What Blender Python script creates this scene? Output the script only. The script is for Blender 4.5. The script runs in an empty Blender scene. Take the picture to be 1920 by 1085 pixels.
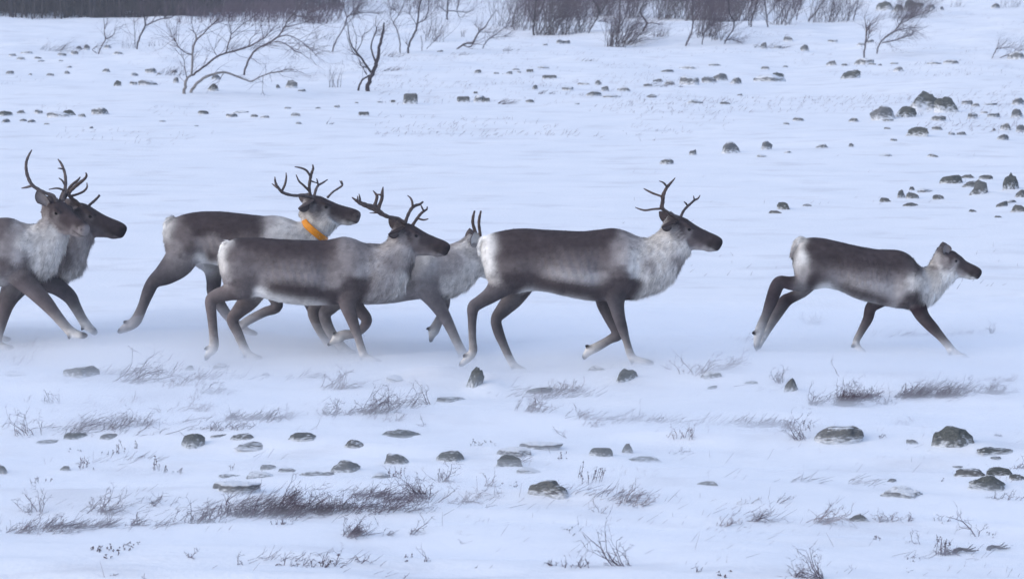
import bpy, math, random
import numpy as np
from mathutils import Vector, kdtree

scene = bpy.context.scene
COL = scene.collection
random.seed(7)
RNG = np.random.default_rng(7)

# ------------------------------------------------------------------ camera, sky, sun, exposure
CAM_H, FPX, V_HOR = 3.2, 5390.0, -104.0          # eye height (m), focal length (photo pixels), horizon row
PITCH = math.atan((542.5 - V_HOR) / FPX)
cam_data = bpy.data.cameras.new('camera')
cam_data.sensor_width = 36.0
cam_data.lens = 36.0 * FPX / 1920.0
cam_data.clip_start, cam_data.clip_end = 0.5, 8000.0
cam = bpy.data.objects.new('camera', cam_data)
cam_data.dof.use_dof = True
cam_data.dof.focus_distance = 22.3
cam_data.dof.aperture_fstop = 6.5
cam.location = (0, 0, CAM_H)
cam.rotation_euler = (math.pi / 2 - PITCH, 0, 0)
COL.objects.link(cam)
scene.camera = cam

SUN_EL, SUN_AZ = 27.0, 243.0                       # degrees; the veiled sun stands behind and above the camera
world = bpy.data.worlds.new('World')
scene.world = world
world.use_nodes = True
wn, wl = world.node_tree.nodes, world.node_tree.links
wn.clear()
w_out = wn.new('ShaderNodeOutputWorld')
w_bg = wn.new('ShaderNodeBackground')
w_sky = wn.new('ShaderNodeTexSky')
w_sky.sky_type = 'NISHITA'
w_sky.sun_disc = False
w_sky.sun_elevation = math.radians(SUN_EL)
w_sky.sun_rotation = math.radians(SUN_AZ)
w_sky.air_density, w_sky.dust_density, w_sky.ozone_density = 1.0, 4.0, 1.5
# an overcast sky: the blue of the sky veiled by an even cloud layer
w_mix = wn.new('ShaderNodeMix')
w_mix.data_type = 'RGBA'
w_mix.inputs['Factor'].default_value = 0.55
w_mix.inputs['B'].default_value = (4.45, 5.75, 8.7, 1)
wl.new(w_sky.outputs['Color'], w_mix.inputs['A'])
wl.new(w_mix.outputs['Result'], w_bg.inputs['Color'])
w_bg.inputs['Strength'].default_value = 0.14
wl.new(w_bg.outputs['Background'], w_out.inputs['Surface'])

sun_data = bpy.data.lights.new('sun', 'SUN')
sun_data.energy = 1.0
sun_data.angle = math.radians(45)
sun_data.color = (1.0, 0.975, 0.94)
sun = bpy.data.objects.new('sun', sun_data)
sun.location = (-20, -20, 60)
el, az = math.radians(SUN_EL), math.radians(SUN_AZ)
sd = Vector((math.sin(az) * math.cos(el), math.cos(az) * math.cos(el), math.sin(el)))
sun.rotation_euler = (-sd).to_track_quat('-Z', 'Y').to_euler()
COL.objects.link(sun)

scene.view_settings.view_transform = 'Standard'
scene.view_settings.look = 'None'
scene.view_settings.gamma = 1.0
scene.view_settings.use_curve_mapping = False
scene.view_settings.exposure = 0.06
scene.render.engine = 'CYCLES'
scene.cycles.use_denoising = True
scene.cycles.max_bounces = 12
scene.cycles.diffuse_bounces = 3
scene.cycles.volume_bounces = 10
scene.cycles.transparent_max_bounces = 16

# ------------------------------------------------------------------ measuring from the photograph
SP, CP = math.sin(PITCH), math.cos(PITCH)

def ray(u, v):
    a, b = (u - 960.0) / FPX, (542.5 - v) / FPX
    return np.array((a, CP + b * SP, -SP + b * CP))

def P(u, v, Y):
    """the point seen at photo pixel (u, v) that lies Y metres in front of the camera"""
    d = ray(u, v)
    return np.array((0, 0, CAM_H)) + d * (Y / d[1])

def px_m(Y):
    return Y / FPX * 1.005

ZR = {'a': (0, 0, 3.0), 'b': (600, 0, 3.0), 'c': (1200, 0, 2.6667), 'd': (1200, 200, 2.6667),
      'e': (0, 640, 2.4375), 'f': (600, 640, 2.438), 'g': (1240, 640, 2.438), 'p': (0, 0, 1.0),
      'z1': (0, 260, 2.7115), 'z2': (200, 290, 2.7115), 'z3': (370, 330, 2.933), 'z4': (780, 320, 2.713),
      'z5': (1380, 420, 3.84), 'z6': (1180, 320, 6.03), 'z7': (640, 340, 4.932),
      'h': (1000, 0, 4.0), 'i': (1440, 0, 4.0), 'j': (300, 860, 3.84), 'k': (1480, 680, 4.364)}

def zp(z, u, v):
    x, y, s = ZR[z]
    return x + u / s, y + v / s

# ------------------------------------------------------------------ noise
def _hash(xi, yi, seed):
    n = (xi * 374761393 + yi * 668265263 + seed * 144665) & 0xffffffff
    n = ((n ^ (n >> 13)) * 1274126177) & 0xffffffff
    n = n ^ (n >> 16)
    return (n & 0xffffff) / float(0xffffff)

def vnoise(x, y, seed=0):
    x, y = np.asarray(x, float), np.asarray(y, float)
    xi, yi = np.floor(x).astype(np.int64), np.floor(y).astype(np.int64)
    fx, fy = x - xi, y - yi
    fx, fy = fx * fx * fx * (fx * (fx * 6 - 15) + 10), fy * fy * fy * (fy * (fy * 6 - 15) + 10)
    a, b = _hash(xi, yi, seed), _hash(xi + 1, yi, seed)
    c, d = _hash(xi, yi + 1, seed), _hash(xi + 1, yi + 1, seed)
    return (a * (1 - fx) + b * fx) * (1 - fy) + (c * (1 - fx) + d * fx) * fy

def fbm(x, y, seed=0, oct=3):
    s, a, t = 0.0, 1.0, 0.0
    for k in range(oct):
        s = s + a * vnoise(x * 2 ** k, y * 2 ** k, seed + k * 17)
        t += a
        a *= 0.5
    return s / t

# ------------------------------------------------------------------ materials
def mat(name, base, rough=0.9, noise=None, bump=None, attr=None, spec=0.3):
    """noise = (scale, colour2, detail); bump = (scale, strength, distance)"""
    m = bpy.data.materials.new(name)
    m.use_nodes = True
    n, l = m.node_tree.nodes, m.node_tree.links
    b = n['Principled BSDF']
    b.inputs['Base Color'].default_value = (*base, 1)
    b.inputs['Roughness'].default_value = rough
    b.inputs['Specular IOR Level'].default_value = spec
    tc = n.new('ShaderNodeTexCoord')
    if noise:
        t = n.new('ShaderNodeTexNoise')
        t.inputs['Scale'].default_value = noise[0]
        t.inputs['Detail'].default_value = noise[2]
        t.inputs['Roughness'].default_value = 0.65
        r = n.new('ShaderNodeValToRGB')
        r.color_ramp.elements[0].position, r.color_ramp.elements[1].position = 0.35, 0.66
        r.color_ramp.elements[0].color, r.color_ramp.elements[1].color = (*base, 1), (*noise[1], 1)
        l.new(tc.outputs['Object'], t.inputs['Vector'])
        l.new(t.outputs['Fac'], r.inputs['Fac'])
        l.new(r.outputs['Color'], b.inputs['Base Color'])
    if bump:
        t2 = n.new('ShaderNodeTexNoise')
        t2.inputs['Scale'].default_value = bump[0]
        t2.inputs['Detail'].default_value = 5
        bp = n.new('ShaderNodeBump')
        bp.inputs['Strength'].default_value = bump[1]
        bp.inputs['Distance'].default_value = bump[2]
        l.new(tc.outputs['Object'], t2.inputs['Vector'])
        l.new(t2.outputs['Fac'], bp.inputs['Height'])
        l.new(bp.outputs['Normal'], b.inputs['Normal'])
    return m

def coat_material():
    m = bpy.data.materials.new('reindeer_coat')
    m.use_nodes = True
    n, l = m.node_tree.nodes, m.node_tree.links
    b = n['Principled BSDF']
    b.inputs['Roughness'].default_value = 0.95
    b.inputs['Specular IOR Level'].default_value = 0.1
    at = n.new('ShaderNodeAttribute')
    at.attribute_name = 'coat'
    tc = n.new('ShaderNodeTexCoord')
    t = n.new('ShaderNodeTexNoise')
    t.inputs['Scale'].default_value = 26
    t.inputs['Detail'].default_value = 5
    mp = n.new('ShaderNodeMapRange')
    mp.inputs['From Min'].default_value, mp.inputs['From Max'].default_value = 0.3, 0.7
    mp.inputs['To Min'].default_value, mp.inputs['To Max'].default_value = 0.88, 1.12
    vm = n.new('ShaderNodeVectorMath')
    vm.operation = 'SCALE'
    l.new(tc.outputs['Object'], t.inputs['Vector'])
    l.new(t.outputs['Fac'], mp.inputs['Value'])
    l.new(at.outputs['Color'], vm.inputs[0])
    l.new(mp.outputs['Result'], vm.inputs['Scale'])
    l.new(vm.outputs['Vector'], b.inputs['Base Color'])
    return m

def rock_material(name, c1, c2, snow):
    m = mat(name, c1, 0.9, (9.0, c2, 6), (14.0, 0.8, 0.03))
    n, l = m.node_tree.nodes, m.node_tree.links
    b = n['Principled BSDF']
    src = b.inputs['Base Color'].links[0].from_socket
    geo = n.new('ShaderNodeNewGeometry')
    sx = n.new('ShaderNodeSeparateXYZ')
    tc = n.new('ShaderNodeTexCoord')
    t = n.new('ShaderNodeTexNoise')
    t.inputs['Scale'].default_value = 5.0
    t.inputs['Detail'].default_value = 6
    add = n.new('ShaderNodeMath')
    add.operation = 'ADD'
    mp = n.new('ShaderNodeMapRange')
    mp.inputs['From Min'].default_value, mp.inputs['From Max'].default_value = 1.5 - snow, 1.72 - snow
    mx = n.new('ShaderNodeMix')
    mx.data_type = 'RGBA'
    mx.inputs['B'].default_value = (0.8, 0.82, 0.85, 1)
    so = n.new('ShaderNodeSeparateXYZ')
    t3 = n.new('ShaderNodeTexNoise')
    t3.inputs['Scale'].default_value = 7.0
    t3.inputs['Detail'].default_value = 8
    ad3 = n.new('ShaderNodeMath')
    ad3.operation = 'MULTIPLY_ADD'
    ad3.inputs[1].default_value = 1.5
    m3 = n.new('ShaderNodeMapRange')
    m3.inputs['From Min'].default_value, m3.inputs['From Max'].default_value = 1.22, 0.78
    mxx = n.new('ShaderNodeMath')
    mxx.operation = 'MAXIMUM'
    l.new(tc.outputs['Object'], so.inputs['Vector'])
    l.new(tc.outputs['Object'], t3.inputs['Vector'])
    l.new(t3.outputs['Fac'], ad3.inputs[0])
    l.new(so.outputs['Z'], ad3.inputs[2])
    l.new(ad3.outputs['Value'], m3.inputs['Value'])
    l.new(geo.outputs['Normal'], sx.inputs['Vector'])
    l.new(tc.outputs['Object'], t.inputs['Vector'])
    l.new(sx.outputs['Z'], add.inputs[0])
    l.new(t.outputs['Fac'], add.inputs[1])
    l.new(add.outputs['Value'], mp.inputs['Value'])
    l.new(mp.outputs['Result'], mxx.inputs[0])
    l.new(m3.outputs['Result'], mxx.inputs[1])
    l.new(mxx.outputs['Value'], mx.inputs['Factor'])
    l.new(src, mx.inputs['A'])
    l.new(mx.outputs['Result'], b.inputs['Base Color'])
    return m

M = {}
M['snow'] = mat('wind_packed_snow', (0.83, 0.85, 0.88), 0.75, (0.9, (0.89, 0.9, 0.92), 6), (26.0, 0.22, 0.03), spec=0.2)
def thin_snow(m):
    n, l = m.node_tree.nodes, m.node_tree.links
    b = n['Principled BSDF']
    src = b.inputs['Base Color'].links[0].from_socket
    tc = n.new('ShaderNodeTexCoord')
    mp = n.new('ShaderNodeMapping')
    mp.inputs['Scale'].default_value = (0.6, 1.0, 1.0)
    t = n.new('ShaderNodeTexNoise')
    t.inputs['Scale'].default_value = 1.5
    t.inputs['Detail'].default_value = 10
    t.inputs['Roughness'].default_value = 0.62
    r = n.new('ShaderNodeMapRange')
    r.inputs['From Min'].default_value, r.inputs['From Max'].default_value = 0.53, 0.74
    r.inputs['To Max'].default_value = 0.38
    mx = n.new('ShaderNodeMix')
    mx.data_type = 'RGBA'
    mx.inputs['B'].default_value = (0.42, 0.40, 0.42, 1)
    l.new(tc.outputs['Object'], mp.inputs['Vector'])
    l.new(mp.outputs['Vector'], t.inputs['Vector'])
    l.new(t.outputs['Fac'], r.inputs['Value'])
    l.new(r.outputs['Result'], mx.inputs['Factor'])
    l.new(src, mx.inputs['A'])
    l.new(mx.outputs['Result'], b.inputs['Base Color'])

thin_snow(M['snow'])
M['coat'] = coat_material()
M['antler'] = mat('antler_bone', (0.055, 0.038, 0.036), 0.6, (18, (0.10, 0.072, 0.062), 4))
M['antler_grey'] = mat('antler_grey', (0.085, 0.066, 0.064), 0.6, (18, (0.15, 0.12, 0.11), 4))
M['eye'] = mat('eye', (0.008, 0.007, 0.008), 0.25, spec=0.25)
M['ear'] = coat_material()
M['collar'] = mat('orange_collar', (0.80, 0.30, 0.015), 0.55, (40, (0.68, 0.23, 0.012), 3))
M['rock'] = rock_material('grey_rock', (0.10, 0.105, 0.105), (0.20, 0.20, 0.19), 0.10)
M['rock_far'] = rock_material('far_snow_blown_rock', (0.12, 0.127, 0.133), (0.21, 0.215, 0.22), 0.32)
M['rock_dark'] = rock_material('dark_lichen_rock', (0.07, 0.077, 0.077), (0.145, 0.152, 0.138), 0.02)
M['rock_snowy'] = rock_material('snow_dusted_rock', (0.12, 0.125, 0.13), (0.22, 0.22, 0.22), 0.34)
M['bark'] = mat('birch_bark', (0.06, 0.05, 0.055), 0.9, (22, (0.13, 0.11, 0.115), 5))
M['bark_dark'] = mat('dark_bark', (0.032, 0.026, 0.032), 0.9, (18, (0.07, 0.058, 0.065), 4))
M['bark_pale'] = mat('pale_birch_bark', (0.16, 0.145, 0.14), 0.9, (14, (0.3, 0.28, 0.27), 5))
M['twig'] = mat('birch_twigs', (0.085, 0.06, 0.08), 0.9, (3, (0.15, 0.115, 0.135), 3))
M['dwarf'] = mat('dwarf_birch_twigs', (0.085, 0.058, 0.075), 0.9, (12, (0.16, 0.118, 0.14), 3))
M['dry'] = mat('dry_stems', (0.19, 0.15, 0.165), 0.9, (12, (0.30, 0.25, 0.26), 3))
M['leaf'] = mat('dry_leaves', (0.085, 0.06, 0.07), 0.85, (20, (0.10, 0.06, 0.06), 3))
M['wood_mass'] = mat('far_wood', (0.036, 0.031, 0.036), 0.95, (1.5, (0.075, 0.065, 0.072), 3))
M['wood_floor'] = mat('wood_undergrowth', (0.045, 0.04, 0.044), 0.95, (1.2, (0.08, 0.072, 0.076), 4))

# ------------------------------------------------------------------ linking helpers
def link(o, parent=None):
    COL.objects.link(o)
    if parent is not None:
        o.parent = parent
    return o

def tag(o, label=None, cat=None, group=None, kind=None):
    for k, v in (('label', label), ('category', cat), ('group', group), ('kind', kind)):
        if v:
            o[k] = v
    return o

def mesh_obj(name, verts, faces, material, parent=None, smooth=False, loc=(0, 0, 0)):
    me = bpy.data.meshes.new(name)
    me.from_pydata(np.asarray(verts).tolist() if not isinstance(verts, list) else verts, [], faces)
    me.materials.append(material)
    if smooth:
        me.polygons.foreach_set('use_smooth', np.ones(len(me.polygons), bool))
    me.update()
    o = bpy.data.objects.new(name, me)
    o.location = loc
    return link(o, parent)

def empty(name, loc=(0, 0, 0)):
    o = bpy.data.objects.new(name, None)
    o.location = loc
    o.empty_display_size = 0.2
    return link(o)

def numpy_mesh(name, V, F):
    """fast mesh from arrays: V (n,3), F (m,k) all faces with k corners"""
    me = bpy.data.meshes.new(name)
    me.vertices.add(len(V))
    me.vertices.foreach_set('co', np.asarray(V, np.float32).ravel())
    k = F.shape[1]
    me.loops.add(F.size)
    me.loops.foreach_set('vertex_index', F.astype(np.int32).ravel())
    me.polygons.add(len(F))
    me.polygons.foreach_set('loop_start', np.arange(0, F.size, k, dtype=np.int32))
    me.update(calc_edges=True)
    return me

def catmull(A, k):
    """Catmull-Rom through the rows of A, k steps per span"""
    A = np.asarray(A, float)
    if len(A) < 3:
        t = np.linspace(0, 1, k * (len(A) - 1) + 1)[:, None]
        return A[0] * (1 - t) + A[-1] * t
    E = np.vstack((2 * A[0] - A[1], A, 2 * A[-1] - A[-2]))
    out = []
    for i in range(1, len(E) - 2):
        p0, p1, p2, p3 = E[i - 1], E[i], E[i + 1], E[i + 2]
        for j in range(k):
            t = j / k
            out.append(0.5 * (2 * p1 + (p2 - p0) * t + (2 * p0 - 5 * p1 + 4 * p2 - p3) * t * t + (3 * p1 - p0 - 3 * p2 + p3) * t ** 3))
    out.append(E[-2])
    return np.array(out)

def tube(V, F, pts, radii, sides=6):
    """tapered tube appended to the lists V, F"""
    pts = np.asarray(pts, float)
    n0 = len(V)
    N = len(pts)
    tan = np.gradient(pts, axis=0)
    tan /= np.linalg.norm(tan, axis=1)[:, None] + 1e-9
    ref = np.array((0.13, 0.97, 0.21))
    for i in range(N):
        a = np.cross(tan[i], ref)
        a /= np.linalg.norm(a) + 1e-9
        b = np.cross(tan[i], a)
        for s in range(sides):
            t = 2 * math.pi * s / sides
            V.append(tuple(pts[i] + (a * math.cos(t) + b * math.sin(t)) * radii[i]))
    for i in range(N - 1):
        for s in range(sides):
            s2 = (s + 1) % sides
            F.append((n0 + i * sides + s, n0 + i * sides + s2, n0 + (i + 1) * sides + s2, n0 + (i + 1) * sides + s))
    F.append(tuple(n0 + s for s in range(sides))[::-1])
    F.append(tuple(n0 + (N - 1) * sides + s for s in range(sides)))

def seg_mesh(name, segs, sides=3):
    """many thin tapered twigs as one mesh; segs = rows (x0 y0 z0 r0 x1 y1 z1 r1)"""
    S = np.asarray(segs, float)
    p0, r0, p1, r1 = S[:, 0:3], S[:, 3], S[:, 4:7], S[:, 7]
    d = p1 - p0
    d /= np.linalg.norm(d, axis=1)[:, None] + 1e-9
    ref = np.where(np.abs(d[:, 2:3]) > 0.9, np.array((1.0, 0, 0)), np.array((0, 0, 1.0)))
    a = np.cross(d, ref)
    a /= np.linalg.norm(a, axis=1)[:, None] + 1e-9
    b = np.cross(d, a)
    n = len(S)
    V = np.zeros((n, 2 * sides, 3))
    ph = RNG.random(n) * 6.28
    for s in range(sides):
        t = ph + 2 * math.pi * s / sides
        w = a * np.cos(t)[:, None] + b * np.sin(t)[:, None]
        V[:, s] = p0 + w * r0[:, None]
        V[:, sides + s] = p1 + w * r1[:, None]
    base = (np.arange(n) * 2 * sides)[:, None]
    F = np.concatenate([base + np.array([[s, (s + 1) % sides, sides + (s + 1) % sides, sides + s]]) for s in range(sides)], 0)
    return numpy_mesh(name, V.reshape(-1, 3), F)

def seg_obj(name, segs, material, parent=None, sides=3, loc=(0, 0, 0)):
    S = np.array(segs, float)
    S[:, 0:3] -= np.array(loc)
    S[:, 4:7] -= np.array(loc)
    me = seg_mesh(name, S, sides)
    me.materials.append(material)
    o = bpy.data.objects.new(name, me)
    if parent is None:
        o.location = loc
    else:
        o['kind'] = 'stuff'
    return link(o, parent)

# ------------------------------------------------------------------ the herd: measurements of every animal (traced in the photograph)
# torso = stations (top, bottom, half width in m); legs = (u, v, radius px) from the body down; coat = colour samples
K = {'k': (.028, .023, .025), 'd': (.064, .050, .052), 'e': (.094, .083, .087), 'm': (.138, .115, .113), 'n': (.19, .167, .165), 'g': (.265, .236, .23), 'l': (.42, .385, .37),
     'p': (.66, .625, .585), 'w': (.80, .775, .735)}

HERD = []

HERD.append(dict(                                   # the big animal right of the middle
    z='z4', ground_v=688, label='antlered reindeer with a white rump and pale neck running just right of centre',
    torso=[(333, 385, 333, 440, .05), (345, 345, 352, 510, .11), (375, 322, 380, 590, .165), (430, 308, 430, 622, .19), (500, 296, 500, 625, .205), (570, 294, 570, 612, .215),
           (650, 300, 650, 612, .235), (750, 305, 750, 634, .25), (850, 308, 850, 654, .245), (930, 300, 930, 662, .225), (1000, 292, 1000, 664, .205), (1060, 304, 1062, 658, .195),
           (1115, 328, 1125, 645, .175), (1170, 343, 1180, 622, .15), (1215, 322, 1255, 588, .125), (1250, 288, 1320, 530, .105), (1282, 258, 1365, 455, .09), (1315, 238, 1400, 415, .075)],
    mane=(1060, 1400), neck0=12,
    tail=[(372, 345, 26), (345, 350, 28), (328, 385, 20), (322, 420, 10)],
    legs=[dict(n='hind', near=1, pts=[(480, 470, 95), (450, 555, 76), (388, 625, 44), (325, 668, 34), (292, 695, 30), (286, 760, 23), (287, 850, 20), (290, 915, 21), (268, 948, 20), (240, 975, 15), (220, 992, 7)]),
          dict(n='hind', near=0, down=1, pts=[(540, 560, 70), (500, 640, 52), (445, 705, 38), (408, 755, 29), (420, 820, 26), (448, 890, 22), (480, 960, 20), (505, 995, 19), (548, 1018, 17), (592, 1036, 7)]),
          dict(n='fore', near=1, down=1, pts=[(1030, 500, 95), (1015, 600, 70), (1018, 670, 42), (1032, 740, 32), (1050, 800, 26), (1070, 865, 20), (1092, 935, 20), (1112, 958, 20), (1160, 972, 18), (1212, 980, 7)]),
          dict(n='fore', near=0, pts=[(975, 590, 50), (950, 660, 36), (985, 750, 28), (1028, 826, 29), (985, 858, 23), (925, 893, 23), (885, 913, 22), (862, 938, 15), (848, 956, 6)])],
    leg='e', foot='p',
    bands=[('d', [(425, 328), (990, 322)]), ('d', [(430, 375), (960, 380)]), ('d', [(440, 425), (700, 420)]), ('m', [(700, 430), (960, 430)]), ('m', [(470, 470), (620, 480)]), ('m', [(600, 452), (960, 448)]), ('n', [(630, 485), (760, 485), (960, 480)]), ('l', [(680, 512), (780, 528), (870, 545), (930, 555)]),
           ('d', [(500, 560), (580, 566), (640, 576), (740, 586), (840, 600), (940, 612), (1010, 600), (1120, 590)]), ('d', [(590, 592), (740, 608), (880, 628), (960, 645)]), ('w', [(580, 620), (660, 640), (760, 662)]), ('p', [(760, 664), (880, 676)])],
    coat='430,340,d 500,330,d 600,330,d 700,335,d 800,335,d 900,330,d 980,330,d 450,420,d 550,400,d 700,400,d 850,400,d 950,400,m 520,480,m 640,460,m 740,474,n 850,474,n 950,484,n 600,560,d '
         '680,510,g 720,505,l 780,525,l 830,530,l 880,545,l 920,545,l 950,575,m 680,545,m 640,580,d 690,588,d 740,592,d 790,600,d 840,607,d 885,615,d 930,620,d 1010,600,d 1070,570,d 1120,590,d 1040,520,m 600,622,w 680,638,w 780,652,p 870,660,l 345,360,w 362,430,w '
         '385,345,w 380,500,w 392,560,p 395,390,w 420,360,m 422,400,m 428,450,m 430,500,m 470,540,d 520,560,d 440,600,m 470,480,m 1020,380,g 1060,330,g 1050,450,l 1000,470,g 1110,360,l 1130,430,p 1130,500,w 1180,400,p 1180,480,l 1200,560,p '
         '1240,340,p 1250,450,p 1290,380,p 1300,520,p 1320,300,p 1350,400,p 1340,450,l 1160,620,p',
    head=dict(poll=('z6', 560, 520), nose=('z6', 1058, 790), yaw=0, face='d', cheek='m', jaw='l', nose_c='k', ear='d'),
    antlers=dict(z='z6', mat='antler', list=[
        (1, .26, [(545, 520, 20), (470, 495, 18), (400, 450, 20), (368, 415, 24), (378, 350, 22), (382, 285, 23), (410, 215, 18), (450, 160, 16), (490, 115, 10), (518, 82, 5)],
         [[(352, 430, 14), (270, 435, 12), (180, 448, 12), (110, 432, 9), (65, 413, 4)], [(365, 290, 14), (320, 275, 12), (265, 255, 13), (210, 228, 11), (163, 203, 6)], [(422, 180, 12), (400, 150, 12), (375, 130, 9), (338, 117, 5)]]),
        (-1, .30, [(575, 512, 18), (610, 460, 15), (660, 402, 15), (705, 362, 13), (738, 332, 13), (775, 315, 10), (800, 278, 5)],
         [[(658, 398, 10), (640, 370, 10), (618, 350, 5)], [(738, 335, 9), (730, 308, 8), (726, 284, 4)]])])))

HERD.append(dict(                                   # the bull with the thick antlers
    z='z3', ground_v=672, label='grey-brown reindeer with thick dark branching antlers running in front left of centre',
    torso=[(122, 455, 122, 500, .05), (132, 405, 138, 560, .11), (160, 368, 165, 620, .165), (205, 346, 205, 655, .19), (260, 340, 260, 675, .205), (330, 338, 330, 660, .215), (400, 344, 400, 678, .235),
           (500, 350, 500, 698, .25), (600, 353, 600, 708, .25), (680, 355, 680, 708, .235), (745, 346, 745, 705, .22), (800, 334, 800, 697, .21), (860, 345, 862, 690, .205),
           (930, 373, 935, 682, .19), (995, 384, 1010, 668, .17), (1035, 362, 1085, 645, .145), (1062, 335, 1150, 590, .12), (1092, 300, 1182, 500, .098), (1125, 262, 1200, 440, .078)],
    mane=(900, 1210), neck0=13,
    tail=[(175, 365, 26), (145, 385, 26), (128, 430, 18), (122, 470, 9)],
    legs=[dict(n='hind', near=1, pts=[(215, 520, 88), (225, 600, 80), (165, 640, 46), (105, 660, 38), (74, 688, 32), (80, 770, 27), (88, 860, 25), (92, 925, 26), (78, 955, 26), (60, 980, 18), (46, 1012, 7)]),
          dict(n='hind', near=0, down=1, pts=[(330, 610, 62), (285, 680, 54), (225, 745, 38), (192, 792, 31), (222, 860, 27), (252, 930, 24), (280, 978, 22), (318, 997, 17), (360, 1004, 7)]),
          dict(n='fore', near=1, down=1, pts=[(840, 520, 95), (835, 620, 72), (825, 700, 45), (845, 770, 35), (862, 820, 29), (885, 890, 23), (907, 960, 22), (922, 992, 21), (970, 1012, 16), (1025, 1026, 6)]),
          dict(n='fore', near=0, pts=[(845, 640, 52), (880, 720, 36), (930, 785, 30), (915, 830, 25), (870, 865, 23), (810, 872, 26), (770, 890, 25), (738, 915, 12), (716, 928, 6)])],
    leg='m', foot='p',
    bands=[('d', [(230, 358), (740, 352)]), ('d', [(300, 400), (720, 396)]), ('d', [(420, 435), (700, 438)]), ('m', [(200, 420), (400, 450)]), ('m', [(260, 465), (700, 465)]), ('n', [(195, 505), (330, 498), (560, 500), (720, 510)]), ('g', [(380, 555), (560, 552), (740, 580)]),
           ('d', [(425, 602), (540, 612), (640, 632), (740, 665)]), ('d', [(415, 630), (560, 640), (720, 680)]), ('w', [(345, 662), (430, 685), (520, 703)]), ('p', [(540, 706), (690, 714)]), ('m', [(185, 400), (180, 440)])],
    coat='128,430,w 135,500,p 142,390,w 172,358,p 138,560,l 230,370,d 320,370,d 420,375,d 520,380,d 620,385,d 700,375,d 750,360,m 250,430,m 350,430,d 480,430,d 600,440,d 680,430,d 740,430,m 200,500,g 270,520,m '
         '330,505,n 450,505,n 560,505,n 680,525,n 760,480,n 230,600,m 300,580,m 380,570,g 480,560,g 600,570,g 700,590,g 420,608,d 470,612,d 520,620,d 570,630,d 620,640,d 670,655,d 720,672,d 440,638,d 350,658,w 430,676,w 520,692,p 620,702,p 690,704,l '
         '280,650,m 200,650,g 800,370,g 850,400,g 800,450,g 860,470,g 780,540,g 840,600,d 900,600,d 950,590,m 820,660,m 930,420,g 960,480,l 920,520,l 1000,420,l 1050,400,l 1080,480,g 1040,540,l 1000,590,l 1080,580,l '
         '1000,650,l 1120,600,p 1150,560,p 1110,400,l 1150,350,l 1150,450,l 1180,510,m',
    head=dict(poll=('z3', 1150, 262), nose=('z3', 1392, 382), yaw=0, face='d', cheek='m', jaw='g', nose_c='k', ear='d'),
    antlers=dict(z='z7', mat='antler', list=[
        (1, .34, [(590, 362, 18), (520, 345, 18), (440, 330, 18), (375, 300, 22), (315, 255, 30), (235, 225, 24), (175, 200, 20), (130, 172, 12), (98, 148, 5)],
         [[(170, 200, 14), (172, 160, 10), (163, 116, 4)], [(150, 190, 9), (152, 150, 7), (150, 135, 3)], [(330, 265, 30), (355, 215, 17), (375, 160, 16), (378, 110, 15), (386, 52, 5)],
          [(300, 250, 28), (318, 195, 15), (330, 140, 15), (315, 112, 10), (293, 86, 4)], [(340, 290, 8), (300, 292, 6), (262, 292, 3)], [(365, 125, 10), (350, 122, 8), (322, 122, 6)]]),
        (-1, .22, [(590, 358, 17), (622, 300, 15), (655, 245, 16), (690, 222, 14), (725, 212, 12), (757, 188, 8)],
         [[(660, 232, 12), (655, 190, 11), (640, 155, 9), (612, 130, 4)]]),
        (-1, .10, [(655, 388, 15), (700, 345, 14), (735, 300, 13), (765, 275, 11), (790, 258, 9), (795, 232, 4)],
         [[(762, 275, 9), (745, 240, 8), (735, 216, 4)], [(715, 345, 10), (760, 356, 9), (803, 347, 5)]])])))

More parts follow.
